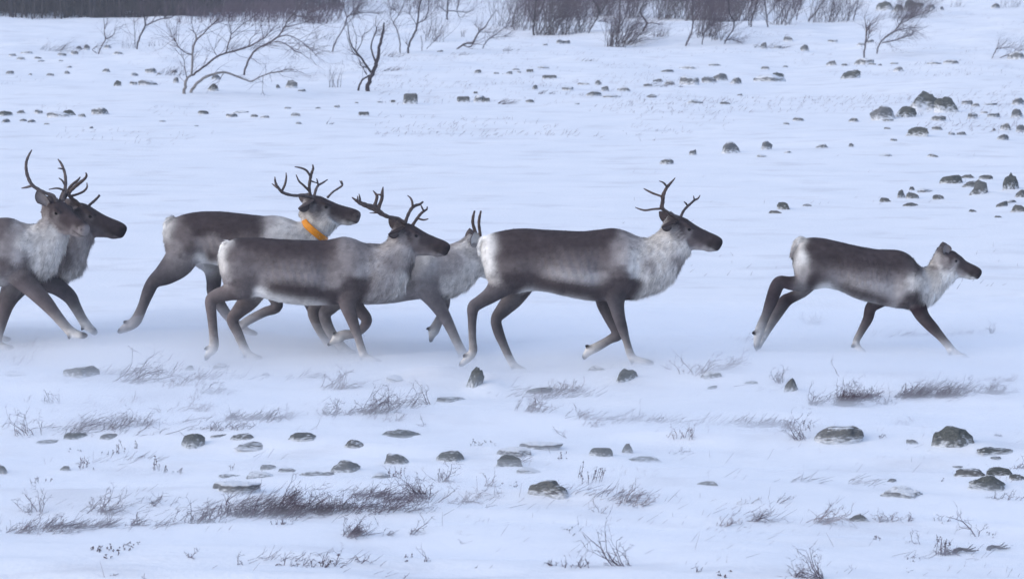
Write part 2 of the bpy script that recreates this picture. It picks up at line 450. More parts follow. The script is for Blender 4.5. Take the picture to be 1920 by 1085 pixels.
HERD.append(dict(                                   # the collared one
    z='z2', ground_v=640, label='reindeer wearing an orange neck collar with a white tail and slender antlers',
    torso=[(298, 400, 298, 460, .05), (308, 365, 312, 530, .11), (335, 330, 340, 580, .165), (385, 306, 390, 585, .19), (450, 292, 450, 558, .205), (520, 288, 520, 552, .21), (600, 291, 600, 570, .23),
           (700, 301, 700, 590, .24), (790, 311, 790, 600, .225), (850, 309, 850, 600, .205), (910, 320, 912, 592, .185), (965, 340, 985, 570, .16), (995, 338, 1060, 500, .115),
           (1012, 328, 1108, 432, .092), (1030, 280, 1150, 385, .085), (1050, 240, 1185, 360, .075)],
    mane=(900, 1200), neck0=11,
    tail=[(350, 335, 24), (325, 335, 30), (308, 365, 30), (300, 405, 20), (297, 440, 10)],
    legs=[dict(n='hind', near=1, pts=[(400, 470, 88), (365, 545, 76), (300, 605, 56), (240, 645, 37), (212, 695, 31), (183, 770, 26), (150, 840, 27), (115, 868, 25), (80, 888, 18), (58, 902, 7)]),
          dict(n='hind', near=0, pts=[(480, 500, 68), (535, 570, 48), (545, 640, 37), (545, 700, 33), (585, 775, 28), (640, 845, 24), (685, 880, 22), (725, 900, 15), (768, 912, 6)]),
          dict(n='fore', near=1, pts=[(820, 540, 70), (830, 660, 46), (868, 768, 28), (800, 800, 24), (720, 842, 22), (685, 868, 20), (655, 885, 14), (640, 905, 6)]),
          dict(n='fore', near=0, down=1, pts=[(880, 540, 70), (960, 640, 46), (1035, 745, 36), (1068, 840, 28), (1108, 920, 25), (1138, 975, 23), (1170, 1003, 17), (1215, 1015, 6)])],
    leg='e', foot='l',
    coat='308,350,w 298,400,w 322,330,w 302,440,l 310,470,g 310,520,g 345,345,m 335,400,m 360,330,m 420,320,d 520,315,d 620,325,d 720,335,d 790,340,d 760,390,d 620,390,d 480,380,d 390,390,m 350,480,g 420,470,m 500,460,g 560,480,g 640,450,m 740,430,m '
         '540,520,d 580,530,d 400,540,g 330,560,g 480,552,w 530,575,p 570,566,w 820,340,l 850,400,p 820,420,l 900,360,p 940,420,p 980,380,p 900,480,p 800,500,l 700,540,m 850,550,m 1020,370,p 1040,320,p 1060,400,p 1100,340,p '
         '1130,370,w 1090,440,p 1040,480,p',
    head=dict(poll=('z2', 1062, 212), nose=('z2', 1292, 296), yaw=0, face='d', cheek='g', jaw='p', nose_c='m', ear='m', chin='p'),
    collar=((1006, 335), (1110, 432), .096),
    antlers=dict(z='z2', mat='antler_grey', list=[
        (1, .30, [(1050, 208, 8), (1000, 210, 7.5), (940, 206, 7.5), (895, 192, 8), (870, 165, 7), (858, 140, 6), (855, 113, 2.5)],
         [[(888, 190, 6), (905, 155, 6), (913, 120, 5), (912, 92, 2.5)], [(866, 168, 5), (850, 155, 4), (840, 147, 2)]]),
        (1, .12, [(1040, 208, 9), (1030, 175, 8), (1034, 130, 8), (1042, 95, 7), (1050, 70, 6), (1047, 50, 3)],
         [[(1036, 110, 6), (1015, 80, 6), (985, 67, 5), (956, 62, 2.5)], [(1026, 180, 7), (1000, 155, 6), (978, 135, 5), (963, 102, 2.5)], [(1032, 130, 5), (1050, 138, 4), (1072, 145, 2.5)]]),
        (-1, .22, [(1052, 208, 8), (1065, 175, 7), (1078, 155, 6), (1100, 142, 5), (1123, 127, 2.5)], [[(1076, 157, 5), (1072, 138, 4.5), (1068, 122, 2.5)]]),
        (-1, .10, [(1122, 206, 6), (1150, 190, 5), (1180, 170, 5), (1198, 155, 5), (1194, 132, 3)], [[(1196, 152, 3.5), (1190, 140, 3), (1185, 132, 2)]])])))

HERD.append(dict(                                   # the calf in front
    z='z5', ground_v=662, wide=.58, label='small antlerless reindeer calf at a stretched gallop leading the herd',
    torso=[(412, 230, 412, 300, .05), (432, 180, 430, 370, .09), (462, 135, 462, 415, .12), (505, 104, 510, 450, .14), (560, 96, 565, 470, .15), (640, 104, 645, 458, .16), (740, 126, 745, 478, .17), (840, 150, 845, 528, .18),
           (940, 170, 945, 558, .18), (1040, 183, 1045, 580, .17), (1130, 184, 1135, 600, .16), (1195, 194, 1205, 606, .15), (1255, 228, 1275, 602, .135), (1305, 285, 1370, 575, .115), (1350, 315, 1440, 535, .095),
           (1400, 290, 1500, 475, .08), (1445, 235, 1560, 410, .07), (1490, 195, 1600, 385, .06)],
    mane=(1230, 1600), neck0=12,
    tail=[(500, 115, 28), (465, 118, 38), (432, 150, 34), (412, 200, 24), (400, 242, 10)],
    legs=[dict(n='hind', near=1, pts=[(540, 370, 85), (475, 420, 62), (390, 425, 48), (318, 412, 42), (290, 455, 46), (252, 560, 42), (215, 655, 34), (185, 725, 34), (162, 790, 32), (150, 850, 24), (145, 912, 9)]),
          dict(n='hind', near=0, pts=[(560, 395, 56), (490, 480, 40), (400, 528, 40), (350, 560, 44), (290, 655, 38), (240, 735, 32), (200, 805, 27), (172, 862, 20), (155, 900, 10)]),
          dict(n='fore', near=1, down=1, pts=[(1260, 470, 85), (1300, 570, 64), (1345, 665, 48), (1415, 745, 40), (1470, 805, 32), (1525, 870, 29), (1560, 915, 29), (1610, 945, 23), (1685, 965, 9)]),
          dict(n='fore', near=0, down=1, pts=[(1160, 470, 66), (1060, 540, 50), (975, 595, 42), (950, 680, 36), (905, 765, 29), (868, 835, 26), (868, 875, 26), (900, 905, 19), (938, 920, 8)])],
    leg='d', foot='p',
    bands=[('d', [(545, 112), (760, 148), (1020, 193), (1190, 225)]), ('d', [(530, 160), (800, 212), (1180, 258)]), ('d', [(545, 210), (800, 262), (1230, 290)]), ('d', [(600, 262), (900, 300), (1200, 318)]), ('m', [(620, 305), (900, 340), (1200, 350)]), ('g', [(690, 350), (900, 378), (1180, 388)]), ('l', [(740, 405), (900, 438), (1060, 478), (1180, 478)]),
           ('d', [(730, 430), (830, 474), (930, 508), (1060, 545)]), ('d', [(770, 462), (850, 500), (950, 532), (1050, 556)]), ('w', [(650, 476), (740, 510), (860, 566), (1000, 600)])],
    coat='440,150,p 480,112,w 460,220,w 415,170,g 405,210,m 450,320,p 440,380,l 490,250,w 490,340,l 545,120,d 620,130,d 720,160,d 820,180,d 920,200,d 1020,210,d 1120,215,d 1180,230,d 545,200,d 640,230,d 780,260,d 900,280,d 1020,290,d 1120,300,d '
         '1200,300,d 1260,300,m 560,280,m 660,320,m 780,330,m 900,340,m 1000,350,m 1100,370,m 1200,370,g 560,380,d 640,400,m 720,400,g 800,400,l 900,430,l 1000,460,l 1080,480,l 1150,500,l 1120,430,l 1180,440,l 770,446,d 810,470,d '
         '850,492,d 890,506,d 930,520,d 970,530,d 1010,540,d 1070,550,m 740,440,m 660,468,w 730,490,w 790,520,w 850,545,w 920,566,w 1000,582,p 1100,590,l 1260,520,d 1310,520,d 1230,580,m 1270,400,p 1260,450,p 1320,330,m 1340,400,p 1380,500,p 1430,300,m '
         '1400,350,p 1450,420,p 1450,480,w 1500,380,w 1400,540,w 1480,270,l 1540,400,w',
    head=dict(poll=('z5', 1522, 188), nose=('z5', 1772, 338), yaw=0, face='d', cheek='g', jaw='p', nose_c='k', ear='e', upright=1, calf=1, inner='g', chin='w'),
    antlers=None))

HERD.append(dict(                                   # mostly hidden, spike antlers
    z='p', ground_v=656, label='pale reindeer with short spike antlers half hidden between two larger ones',
    torso=[(521, 490, 521, 510, .05), (528, 475, 530, 535, .11), (545, 463, 548, 560, .165), (575, 457, 575, 568, .2), (620, 455, 620, 566, .225), (680, 456, 680, 570, .23), (730, 458, 730, 568, .215), (770, 462, 772, 562, .195),
           (805, 466, 815, 556, .175), (835, 461, 850, 554, .145), (858, 453, 880, 535, .12), (876, 443, 905, 515, .095), (890, 440, 925, 512, .08)],
    mane=(790, 930), neck0=9,
    tail=[(540, 470, 9), (528, 478, 9), (522, 492, 6)],
    legs=[dict(n='hind', near=1, down=1, z='z2', pts=[(1190, 640, 80), (1170, 720, 60), (1135, 775, 38), (1108, 810, 31), (1128, 880, 27), (1170, 945, 24), (1205, 982, 22), (1235, 1000, 16), (1275, 1010, 6)]),
          dict(n='hind', near=0, down=1, z='z2', pts=[(1120, 640, 66), (1090, 720, 46), (1060, 780, 34), (1052, 812, 29), (1080, 880, 25), (1118, 945, 22), (1142, 978, 20), (1172, 996, 15), (1205, 1004, 6)]),
          dict(n='fore', near=1, down=1, z='z3', pts=[(1240, 560, 85), (1262, 620, 62), (1312, 695, 44), (1362, 775, 34), (1395, 840, 28), (1432, 920, 25), (1462, 975, 24), (1500, 1000, 18), (1535, 1012, 6)]),
          dict(n='fore', near=0, z='z3', pts=[(1320, 590, 46), (1355, 650, 32), (1362, 700, 27), (1345, 760, 25), (1318, 815, 26), (1300, 850, 27), (1288, 885, 16), (1282, 912, 6)])],
    leg='n', foot='p',
    coat='560,462,d 640,460,d 720,462,m 760,464,g 700,500,g 600,500,g 780,480,l 800,485,p 810,505,l 815,535,g 800,550,g 820,480,l 840,470,l 850,500,l 860,530,p 835,540,p 880,470,l 880,510,p 600,560,l 700,565,l 900,480,p 910,500,p',
    head=dict(poll=('p', 893, 453), nose=('p', 952, 520), yaw=-10, face='g', cheek='p', jaw='w', nose_c='m', ear='m', upright=2),
    antlers=dict(z='p', mat='antler', list=[
        (1, .02, [(897, 456, 3.4), (893, 440, 3.2), (887, 421, 3.0), (887, 408, 2.8), (890, 395, 1.6)], []),
        (-1, .03, [(900, 452, 3.2), (900, 438, 3.0), (898, 421, 2.8), (899, 408, 2.6), (902, 395, 1.6)], [])])))

HERD.append(dict(                                   # leftmost, looks towards us
    z='z1', ground_v=652, label='leftmost pale-necked reindeer turning its light grey muzzle towards the camera',
    torso=[(-800, 470, -800, 540, .05), (-785, 440, -785, 600, .11), (-745, 420, -745, 670, .165), (-660, 412, -660, 700, .2), (-520, 411, -520, 700, .22), (-380, 413, -380, 705, .24), (-230, 416, -230, 735, .25), (-100, 412, -100, 752, .235),
           (-20, 404, -20, 752, .215), (45, 402, 45, 745, .205), (105, 424, 110, 728, .19), (150, 438, 175, 712, .17), (185, 432, 245, 690, .145), (208, 412, 300, 632, .115), (228, 385, 330, 555, .095), (250, 345, 350, 490, .08)],
    mane=(100, 360), neck0=10,
    tail=[(-755, 440, 26), (-785, 450, 28), (-800, 490, 20), (-806, 530, 10)],
    legs=[dict(n='hind', near=1, pts=[(-690, 560, 92), (-715, 650, 72), (-780, 710, 42), (-830, 755, 32), (-850, 790, 30), (-880, 870, 24), (-905, 940, 22), (-925, 965, 20), (-950, 990, 14), (-970, 1005, 7)]),
          dict(n='hind', near=0, down=1, pts=[(-640, 640, 66), (-670, 720, 48), (-715, 790, 34), (-730, 830, 29), (-700, 900, 25), (-665, 980, 22), (-650, 1025, 20), (-615, 1045, 16), (-575, 1056, 7)]),
          dict(n='fore', near=1, pts=[(60, 620, 88), (110, 700, 62), (165, 762, 46), (232, 832, 37), (285, 895, 29), (335, 955, 25), (368, 985, 24), (405, 996, 18), (445, 1004, 7)]),
          dict(n='fore', near=0, down=1, pts=[(70, 680, 62), (62, 750, 52), (40, 810, 44), (18, 880, 36), (2, 950, 28), (-15, 1020, 24), (-8, 1048, 22), (30, 1060, 16), (70, 1066, 7)])],
    leg='m', foot='p',
    coat='30,420,m -50,430,d -300,430,d -600,430,d 0,470,m 60,480,g 20,560,g -100,560,g -300,560,g -500,560,m 0,640,m 40,680,m 60,730,g 10,745,l -300,700,w -100,745,p -780,480,w 100,450,l 130,520,p 100,600,l 180,480,p 200,560,p '
         '250,480,p 180,640,p 240,650,p 280,600,p 290,500,p 320,540,p 230,420,l 110,680,m 170,700,m 135,640,m',
    head=dict(poll=('z1', 288, 312), nose=('z1', 468, 432), yaw=40, face='d', cheek='m', jaw='g', nose_c='g', ear='m', upright=2, inner='g'),
    antlers=dict(z='z1', mat='antler_grey', list=[
        (1, .22, [(288, 312, 10), (270, 290, 9), (235, 278, 9), (195, 258, 9), (163, 235, 9), (142, 195, 9), (133, 155, 8), (134, 120, 7), (145, 88, 6), (162, 57, 3)],
         [[(165, 238, 7), (140, 246, 6), (110, 252, 3)], [(136, 130, 5), (130, 122, 3), (128, 116, 2)]]),
        (-1, .15, [(312, 310, 10), (328, 275, 9), (332, 245, 9), (333, 200, 8), (325, 160, 7), (310, 125, 6), (294, 104, 3)],
         [[(332, 240, 6), (318, 215, 5), (299, 200, 2.5)], [(323, 155, 5), (308, 152, 4), (294, 151, 2)], [(326, 262, 6), (290, 252, 5), (248, 258, 2.5)]])])))

HERD.append(dict(                                   # behind the leftmost
    z='z1', ground_v=634, label='dark-faced reindeer at the left running behind the one that looks over',
    torso=[(-620, 490, -620, 550, .05), (-605, 455, -605, 610, .11), (-560, 438, -560, 670, .165), (-460, 428, -460, 700, .2), (-340, 425, -340, 700, .22), (-220, 428, -220, 712, .24), (-90, 432, -90, 738, .24), (30, 434, 30, 745, .22),
           (110, 432, 110, 742, .205), (190, 436, 190, 736, .2), (250, 445, 262, 730, .185), (300, 440, 345, 718, .16), (335, 425, 405, 680, .135), (362, 398, 438, 610, .11), (385, 372, 458, 550, .095), (405, 345, 480, 505, .08)],
    mane=(240, 500), neck0=10,
    tail=[(-570, 455, 26), (-600, 465, 28), (-616, 505, 20), (-622, 540, 10)],
    legs=[dict(n='hind', near=1, pts=[(-510, 560, 88), (-540, 640, 70), (-600, 700, 42), (-650, 740, 32), (-668, 775, 29), (-700, 850, 24), (-730, 915, 22), (-752, 940, 20), (-780, 960, 14), (-800, 975, 7)]),
          dict(n='hind', near=0, pts=[(-470, 640, 62), (-500, 720, 46), (-540, 770, 33), (-552, 810, 28), (-530, 880, 24), (-500, 945, 22), (-485, 985, 20), (-455, 1002, 16), (-420, 1010, 7)]),
          dict(n='fore', near=1, pts=[(180, 640, 80), (225, 715, 56), (290, 752, 43), (352, 800, 36), (382, 850, 29), (415, 910, 25), (440, 948, 24), (465, 968, 18), (492, 994, 8)]),
          dict(n='fore', near=0, down=1, pts=[(150, 680, 58), (110, 745, 44), (60, 810, 34), (30, 870, 28), (0, 935, 24), (-20, 985, 22), (-8, 1008, 20), (22, 1018, 15), (55, 1022, 7)])],
    leg='e', foot='p',
    coat='-400,440,d 0,450,d 120,440,d 200,450,g 300,560,m 330,600,m 340,640,g 300,690,m 380,560,g 420,600,l 400,680,p 440,540,l 350,700,p -300,600,g 0,600,g -300,710,w -600,480,w 460,500,g',
    head=dict(poll=('z1', 412, 330), nose=('z1', 646, 450), yaw=0, face='d', cheek='e', jaw='m', nose_c='k', ear='m'),
    antlers=dict(z='z1', mat='antler', list=[
        (1, .12, [(420, 338, 9), (385, 318, 9), (358, 298, 9), (352, 275, 9), (375, 250, 9), (405, 225, 9), (430, 205, 7), (440, 188, 6), (436, 172, 3)],
         [[(352, 278, 7), (350, 255, 7), (372, 230, 7), (395, 212, 6), (408, 195, 3)], [(362, 292, 7), (395, 282, 6), (425, 268, 6), (442, 248, 5), (442, 225, 2.5)]]),
        (-1, .16, [(438, 348, 8), (458, 335, 7), (480, 316, 7), (498, 298, 6), (508, 288, 4)], [[(496, 300, 4), (500, 292, 3.5), (504, 284, 2)]])])))

for a in HERD:
    a['Y'] = CAM_H * (FPX / (a['ground_v'] - V_HOR)) * 0.9985

FOOT_DY, ROOT_DY = 0.105, 0.13

def leg_points(a, lg):
    z = lg.get('z', a['z'])
    n = len(lg['pts'])
    out = []
    for i, (u, v, r) in enumerate(lg['pts']):
        t = min(1.0, i / 3.0)
        dy = (ROOT_DY * (1 - t) + FOOT_DY * t) * (-1 if lg['near'] else 1) * a.get('wide', 1.0)
        Y = a['Y'] + dy
        out.append((P(*zp(z, u, v), Y), r / ZR[z][2] * px_m(Y)))
    return out

# hoof contacts: the snow surface is shaped so that it meets the planted hooves
CONTACTS = []
for a in HERD:
    for lg in a['legs']:
        if lg.get('down'):
            pts = leg_points(a, lg)
            p = pts[-2][0]
            CONTACTS.append((p[0], p[1], p[2] - pts[-2][1] * 0.5))

# ------------------------------------------------------------------ rocks: where they stick out of the snow (zoom key, u, v of the base, width, height)
# entries with a label of their own single out one stone; the others share the label of their scatter
ROCKS = []          # (z, u, v, w, h, material key, label, group)

def rocks(group, shared, entries, material='rock'):
    for e in entries:
        z, u, v, w, h = e[:5]
        lab = e[5] if len(e) > 5 and e[5] else shared
        mk = e[6] if len(e) > 6 else material
        ROCKS.append((z, u, v, w, h, mk, lab, group))

rocks('rocks in the lower left snow', 'small grey stone half buried in the lower left snow among dwarf twigs', [
    ('e', 370, 168, 195, 62, 'broad smooth grey boulder below the left reindeer group'), ('e', 55, 158, 120, 24, 'low snow-dusted stone hump at the left edge below the leftmost hooves', 'rock_snowy'),
    ('e', 865, 136, 56, 28), ('e', 1010, 130, 96, 32, 'pale low stone under the hind hoof of the thick-antlered reindeer', 'rock_snowy'),
    ('e', 345, 450, 104, 34, 'dark stone with a twig leaning over it in the left foreground', 'rock_dark'), ('e', 215, 468, 112, 18),
    ('e', 490, 450, 86, 26), ('e', 890, 492, 112, 68, 'dark rounded stone, tallest of the lower left stones', 'rock_dark'), ('e', 1000, 440, 74, 14), ('e', 1105, 452, 102, 30),
    ('e', 1165, 494, 186, 28, 'long flat slab of stone right of the dark rounded stone'), ('e', 1395, 456, 146, 38, 'wide dark stone with a sprig on its crest left of centre', 'rock_dark'),
    ('e', 2, 610, 60, 44, 'stone cut by the left edge of the foreground'), ('e', 1170, 630, 140, 42, None, 'rock_snowy'), ('e', 1225, 588, 80, 30), ('e', 1320, 596, 84, 20),
    ('e', 1435, 616, 126, 24), ('e', 1060, 690, 210, 56, 'large faint stone drifted over with snow behind the dense dwarf birch', 'rock_snowy'), ('e', 1050, 620, 100, 18),
    ('e', 300, 592, 56, 24), ('e', 1440, 168, 130, 30, 'long faint snowy stone below the striding hooves left of centre', 'rock_snowy'), ('e', 1215, 158, 50, 18, None, 'rock_snowy')])
rocks('rocks in the middle foreground', 'grey stone poking through the snow in the middle foreground', [
    ('f', 690, 228, 66, 132, 'upright leaning stone beside the hind hoof of the white-rumped reindeer', 'rock_dark'),
    ('f', 1005, 240, 136, 40, 'low pointed stone under the belly of the white-rumped reindeer'), ('f', 1400, 192, 130, 62, 'dark domed stone below the forehoof of the white-rumped reindeer', 'rock_dark'),
    ('f', 1265, 138, 92, 32, 'faint stone half veiled in blowing snow beside a forehoof', 'rock_snowy'), ('f', 585, 276, 150, 26, 'thin tilted slab of stone lying in a drift at centre'),
    ('f', 370, 186, 120, 34, 'pale tilted snowy stone left of the upright leaning stone', 'rock_snowy'), ('f', 345, 440, 210, 46, 'long flat dark stone, uppermost of the middle foreground rocks', 'rock_dark'),
    ('f', 160, 486, 112, 36, 'small wedge-shaped stone left of the long flat dark stone'), ('f', 335, 565, 140, 56, 'snow-streaked stone beneath the long flat dark stone', 'rock'),
    ('f', 595, 550, 122, 54, 'domed dark stone at the middle of the foreground rocks', 'rock_dark'), ('f', 128, 604, 146, 66, 'steep pyramid-like stone behind the dense dwarf birch', 'rock'),
    ('f', 885, 530, 160, 42, 'pale slab behind a darker stone right of centre', 'rock_snowy'), ('f', 860, 580, 124, 64, 'dark pointed stone leaning on a pale slab', 'rock_dark'),
    ('f', 995, 492, 184, 36, 'long pale snow-covered ridge of stone right of centre', 'rock_snowy'), ('f', 960, 606, 112, 34, None, 'rock_snowy'),
    ('f', 1285, 530, 102, 46, 'dark blunt stone, left one of two close together', 'rock_dark'), ('f', 1405, 516, 68, 50, 'small greenish stone, right one of two close together', 'rock'),
    ('f', 1470, 550, 184, 28, 'long low stone in front of the two close together'), ('f', 1055, 720, 192, 78, 'large pale grey boulder with blown snow at its foot', 'rock'),
    ('f', 285, 632, 112, 38, None, 'rock_snowy'), ('f', 30, 616, 62, 20)])
rocks('rocks in the lower right snow', 'small stone in the lower right snow', [
    ('g', 592, 238, 68, 68, 'square stone with a dry sprig beside it below the calf', 'rock'), ('g', 235, 220, 46, 20), ('g', 410, 195, 60, 14), ('g', 235, 170, 92, 36, 'faint stone under bent grass right of the forehoof', 'rock_snowy'),
    ('g', 820, 470, 222, 76, 'wide grey boulder right of centre in a smooth drift', 'rock'), ('g', 1140, 473, 64, 22), ('g', 1340, 500, 190, 106, 'largest dark boulder with green lichen at the right', 'rock_dark'),
    ('g', 1522, 524, 190, 42, 'flat dark stone touching the largest dark boulder', 'rock_dark'), ('g', 1428, 620, 142, 44, 'grey stone, left one of the pile at the right edge'),
    ('g', 1540, 620, 122, 48, 'pointed stone, top of the pile at the right edge', 'rock_dark'), ('g', 1628, 634, 64, 26), ('g', 1500, 686, 194, 76, 'broad dark stone, front of the pile at the right edge', 'rock_dark'),
    ('g', 1110, 720, 192, 58, 'smooth pale boulder dusted with snow left of the pile', 'rock_snowy'), ('g', 900, 828, 112, 38, 'low brownish stone in the empty snow at the lower right', 'rock'), ('g', 225, 660, 112, 26),
    ('g', 1055, 644, 52, 18), ('g', 1355, 580, 52, 12), ('g', 1525, 540, 52, 14)])
rocks('rocks on the right behind the calf', 'small grey stone in the snow on the right behind the calf', [
    ('d', 460, 232, 116, 64, 'lone rounded boulder in the open snow above the white-rumped reindeer', 'rock'), ('d', 628, 214, 54, 46), ('d', 265, 242, 36, 32), ('d', 130, 288, 62, 30, 'small blocky stone nearest above the antlers of the white-rumped reindeer'),
    ('d', 910, 207, 72, 22), ('d', 1055, 202, 26, 22), ('d', 790, 72, 52, 22), ('d', 735, 90, 32, 14), ('d', 1070, 77, 52, 24), ('d', 1390, 148, 112, 46, 'dark jagged stone in front of the large split boulder', 'rock_dark'),
    ('d', 1490, 118, 52, 22), ('d', 1270, 172, 32, 16), ('d', 1240, 114, 30, 14), ('d', 1560, 143, 42, 20), ('d', 1610, 143, 46, 22), ('d', 1830, 118, 52, 42), ('d', 1812, 166, 60, 36), ('d', 1888, 53, 62, 48), ('d', 1772, 122, 22, 16),
    ('d', 1902, 128, 52, 42), ('d', 720, 518, 74, 40, 'small dark peaked stone just above the calf', 'rock_dark'), ('d', 672, 537, 70, 20), ('d', 840, 498, 62, 14), ('d', 1225, 482, 62, 28), ('d', 1305, 458, 46, 42), ('d', 1365, 464, 66, 38),
    ('d', 1360, 420, 30, 20), ('d', 1355, 500, 82, 24), ('d', 1495, 468, 52, 30), ('d', 1430, 430, 82, 28, None, 'rock_snowy'), ('d', 1560, 393, 106, 52, 'sloping dark stone at the left of the right-hand heap', 'rock_dark'),
    ('d', 1640, 362, 92, 28), ('d', 1660, 408, 82, 38), ('d', 1708, 452, 124, 84, 'steep grey stone in the middle of the right-hand heap', 'rock'), ('d', 1730, 368, 72, 32), ('d', 1852, 428, 82, 94, 'tall dark upright boulder near the right edge', 'rock_dark'),
    ('d', 1908, 458, 60, 44), ('d', 1815, 504, 62, 32), ('d', 1850, 484, 72, 22, None, 'rock_snowy'), ('d', 1892, 533, 82, 42), ('d', 1665, 528, 52, 16), ('d', 1790, 556, 40, 12), ('d', 1465, 252, 52, 18), ('d', 1230, 247, 72, 14, None, 'rock_snowy'), ('d', 610, 252, 62, 14, None, 'rock_snowy'), ('d', 740, 232, 40, 12, None, 'rock_snowy')])
rocks('rocks on the far right slope', 'small stone on the far right slope below the thickets', [
    ('c', 1230, 600, 116, 76, 'sloping boulder at the left foot of the large split boulder', 'rock'), ('c', 1330, 588, 98, 60, 'dark blocky boulder beside the large split boulder', 'rock_dark'),
    ('c', 1450, 552, 170, 80, 'large split boulder on the right, its mossy left half', 'rock_dark'), ('c', 1545, 562, 110, 66, 'large split boulder on the right, its dark right half', 'rock_dark'),
    ('c', 1640, 524, 62, 30), ('c', 1680, 534, 42, 22), ('c', 1750, 526, 80, 14), ('c', 1895, 524, 62, 42), ('c', 1886, 588, 62, 48), ('c', 1660, 594, 52, 34), ('c', 1772, 588, 62, 28), ('c', 1490, 604, 72, 32), ('c', 1725, 568, 40, 14), ('c', 1240, 608, 50, 18),
    ('c', 1055, 393, 100, 44, 'snow-capped dark rock alone on the far right slope', 'rock_dark'), ('c', 660, 408, 152, 42, 'broad pale stone with a dark crest on the far slope', 'rock'), ('c', 690, 392, 62, 34, None, 'rock_dark'), ('c', 475, 420, 72, 38), ('c', 412, 404, 72, 42), ('c', 250, 424, 92, 54), ('c', 350, 414, 72, 34),
    ('c', 150, 424, 60, 24), ('c', 90, 410, 50, 20), ('c', 240, 346, 90, 20), ('c', 130, 362, 70, 18), ('c', 375, 330, 60, 14), ('c', 430, 523, 72, 20), ('c', 270, 518, 72, 22), ('c', 500, 480, 24, 12), ('c', 60, 490, 40, 14),
    ('c', 960, 328, 62, 28), ('c', 1120, 324, 92, 38, 'peaked stone at the foot of the thin pale tree on the right', 'rock'), ('c', 1160, 326, 40, 14), ('c', 1480, 324, 72, 20), ('c', 1560, 320, 82, 26), ('c', 1295, 358, 52, 30, None, 'rock_snowy'), ('c', 830, 258, 42, 38), ('c', 965, 212, 46, 18), ('c', 745, 198, 42, 28), ('c', 690, 225, 52, 22),
    ('c', 620, 246, 32, 38), ('c', 1888, 298, 92, 46), ('c', 1775, 43, 46, 30), ('c', 1458, 48, 42, 30), ('c', 1510, 52, 30, 22), ('c', 1105, 228, 40, 16), ('c', 1150, 216, 40, 20), ('c', 1020, 330, 30, 14), ('c', 1200, 330, 26, 12), ('c', 1270, 322, 40, 12), ('c', 625, 348, 44, 20), ('c', 730, 338, 24, 14),
    ('c', 1235, 46, 104, 52, 'dark boulder at the top right, left one of a heap', 'rock_dark'), ('c', 1345, 56, 60, 60, 'dark boulder at the top right, middle of a heap', 'rock_dark'), ('c', 1400, 40, 60, 26, None, 'rock_dark'), ('c', 1290, 60, 50, 40, None, 'rock_dark'), ('c', 1480, 8, 50, 14, None, 'rock_dark')])
rocks('stones under the leaning birches', 'small stone in the far left scatter under the leaning birches', [
    ('a', 115, 338, 54, 24), ('a', 70, 318, 42, 18), ('a', 150, 303, 62, 18), ('a', 210, 333, 42, 16), ('a', 230, 348, 42, 12), ('a', 445, 278, 42, 22), ('a', 485, 283, 32, 36), ('a', 415, 308, 42, 26), ('a', 340, 314, 52, 20), ('a', 602, 273, 52, 22),
    ('a', 660, 308, 46, 22), ('a', 280, 428, 46, 20), ('a', 380, 418, 30, 24), ('a', 597, 408, 46, 26), ('a', 385, 383, 42, 14), ('a', 665, 490, 46, 42, 'small upright dark stone left of the big leaning birch', 'rock_dark'), ('a', 750, 478, 40, 26), ('a', 835, 484, 102, 36, 'wide low stone just left of the big leaning birch', 'rock'),
    ('a', 755, 428, 50, 22), ('a', 850, 412, 62, 34), ('a', 988, 468, 36, 40), ('a', 1195, 512, 60, 44, 'dark stone heap beneath the fallen birch trunk', 'rock_dark'), ('a', 1215, 448, 48, 34), ('a', 1565, 498, 32, 26), ('a', 1640, 494, 66, 50), ('a', 1697, 516, 42, 16), ('a', 50, 418, 46, 22), ('a', 170, 424, 26, 12), ('a', 340, 346, 26, 10), ('a', 893, 422, 22, 14), ('a', 980, 412, 36, 24)])
rocks('stones in the left middle distance', 'small stone in the left middle-distance row above the herd', [
    ('a', 28, 652, 72, 32, 'dark stone at the left edge of the middle-distance row', 'rock_dark'), ('a', 25, 690, 62, 26), ('a', 120, 640, 42, 22), ('a', 215, 640, 42, 28), ('a', 330, 660, 120, 34, None, 'rock'), ('a', 396, 650, 70, 34, 'broad dark stone in the middle of the left row', 'rock_dark'), ('a', 565, 644, 96, 46, 'high-backed stone at the right end of the left row', 'rock'),
    ('a', 460, 660, 42, 26), ('a', 125, 684, 42, 18), ('a', 175, 690, 46, 22), ('a', 1145, 644, 62, 22, 'lone flat dark stone left of the collared antlers', 'rock_dark'), ('a', 1350, 636, 82, 14), ('a', 1300, 660, 62, 26), ('a', 1425, 660, 42, 20), ('a', 1490, 664, 62, 18), ('a', 1615, 613, 36, 14), ('a', 1655, 655, 60, 24, None, 'rock_snowy'),
    ('a', 915, 686, 36, 12), ('a', 1680, 699, 42, 18, None, 'rock_snowy'), ('a', 510, 724, 32, 14), ('a', 1790, 612, 30, 10), ('a', 1895, 606, 30, 16), ('a', 265, 702, 30, 12), ('a', 1105, 712, 30, 10)])
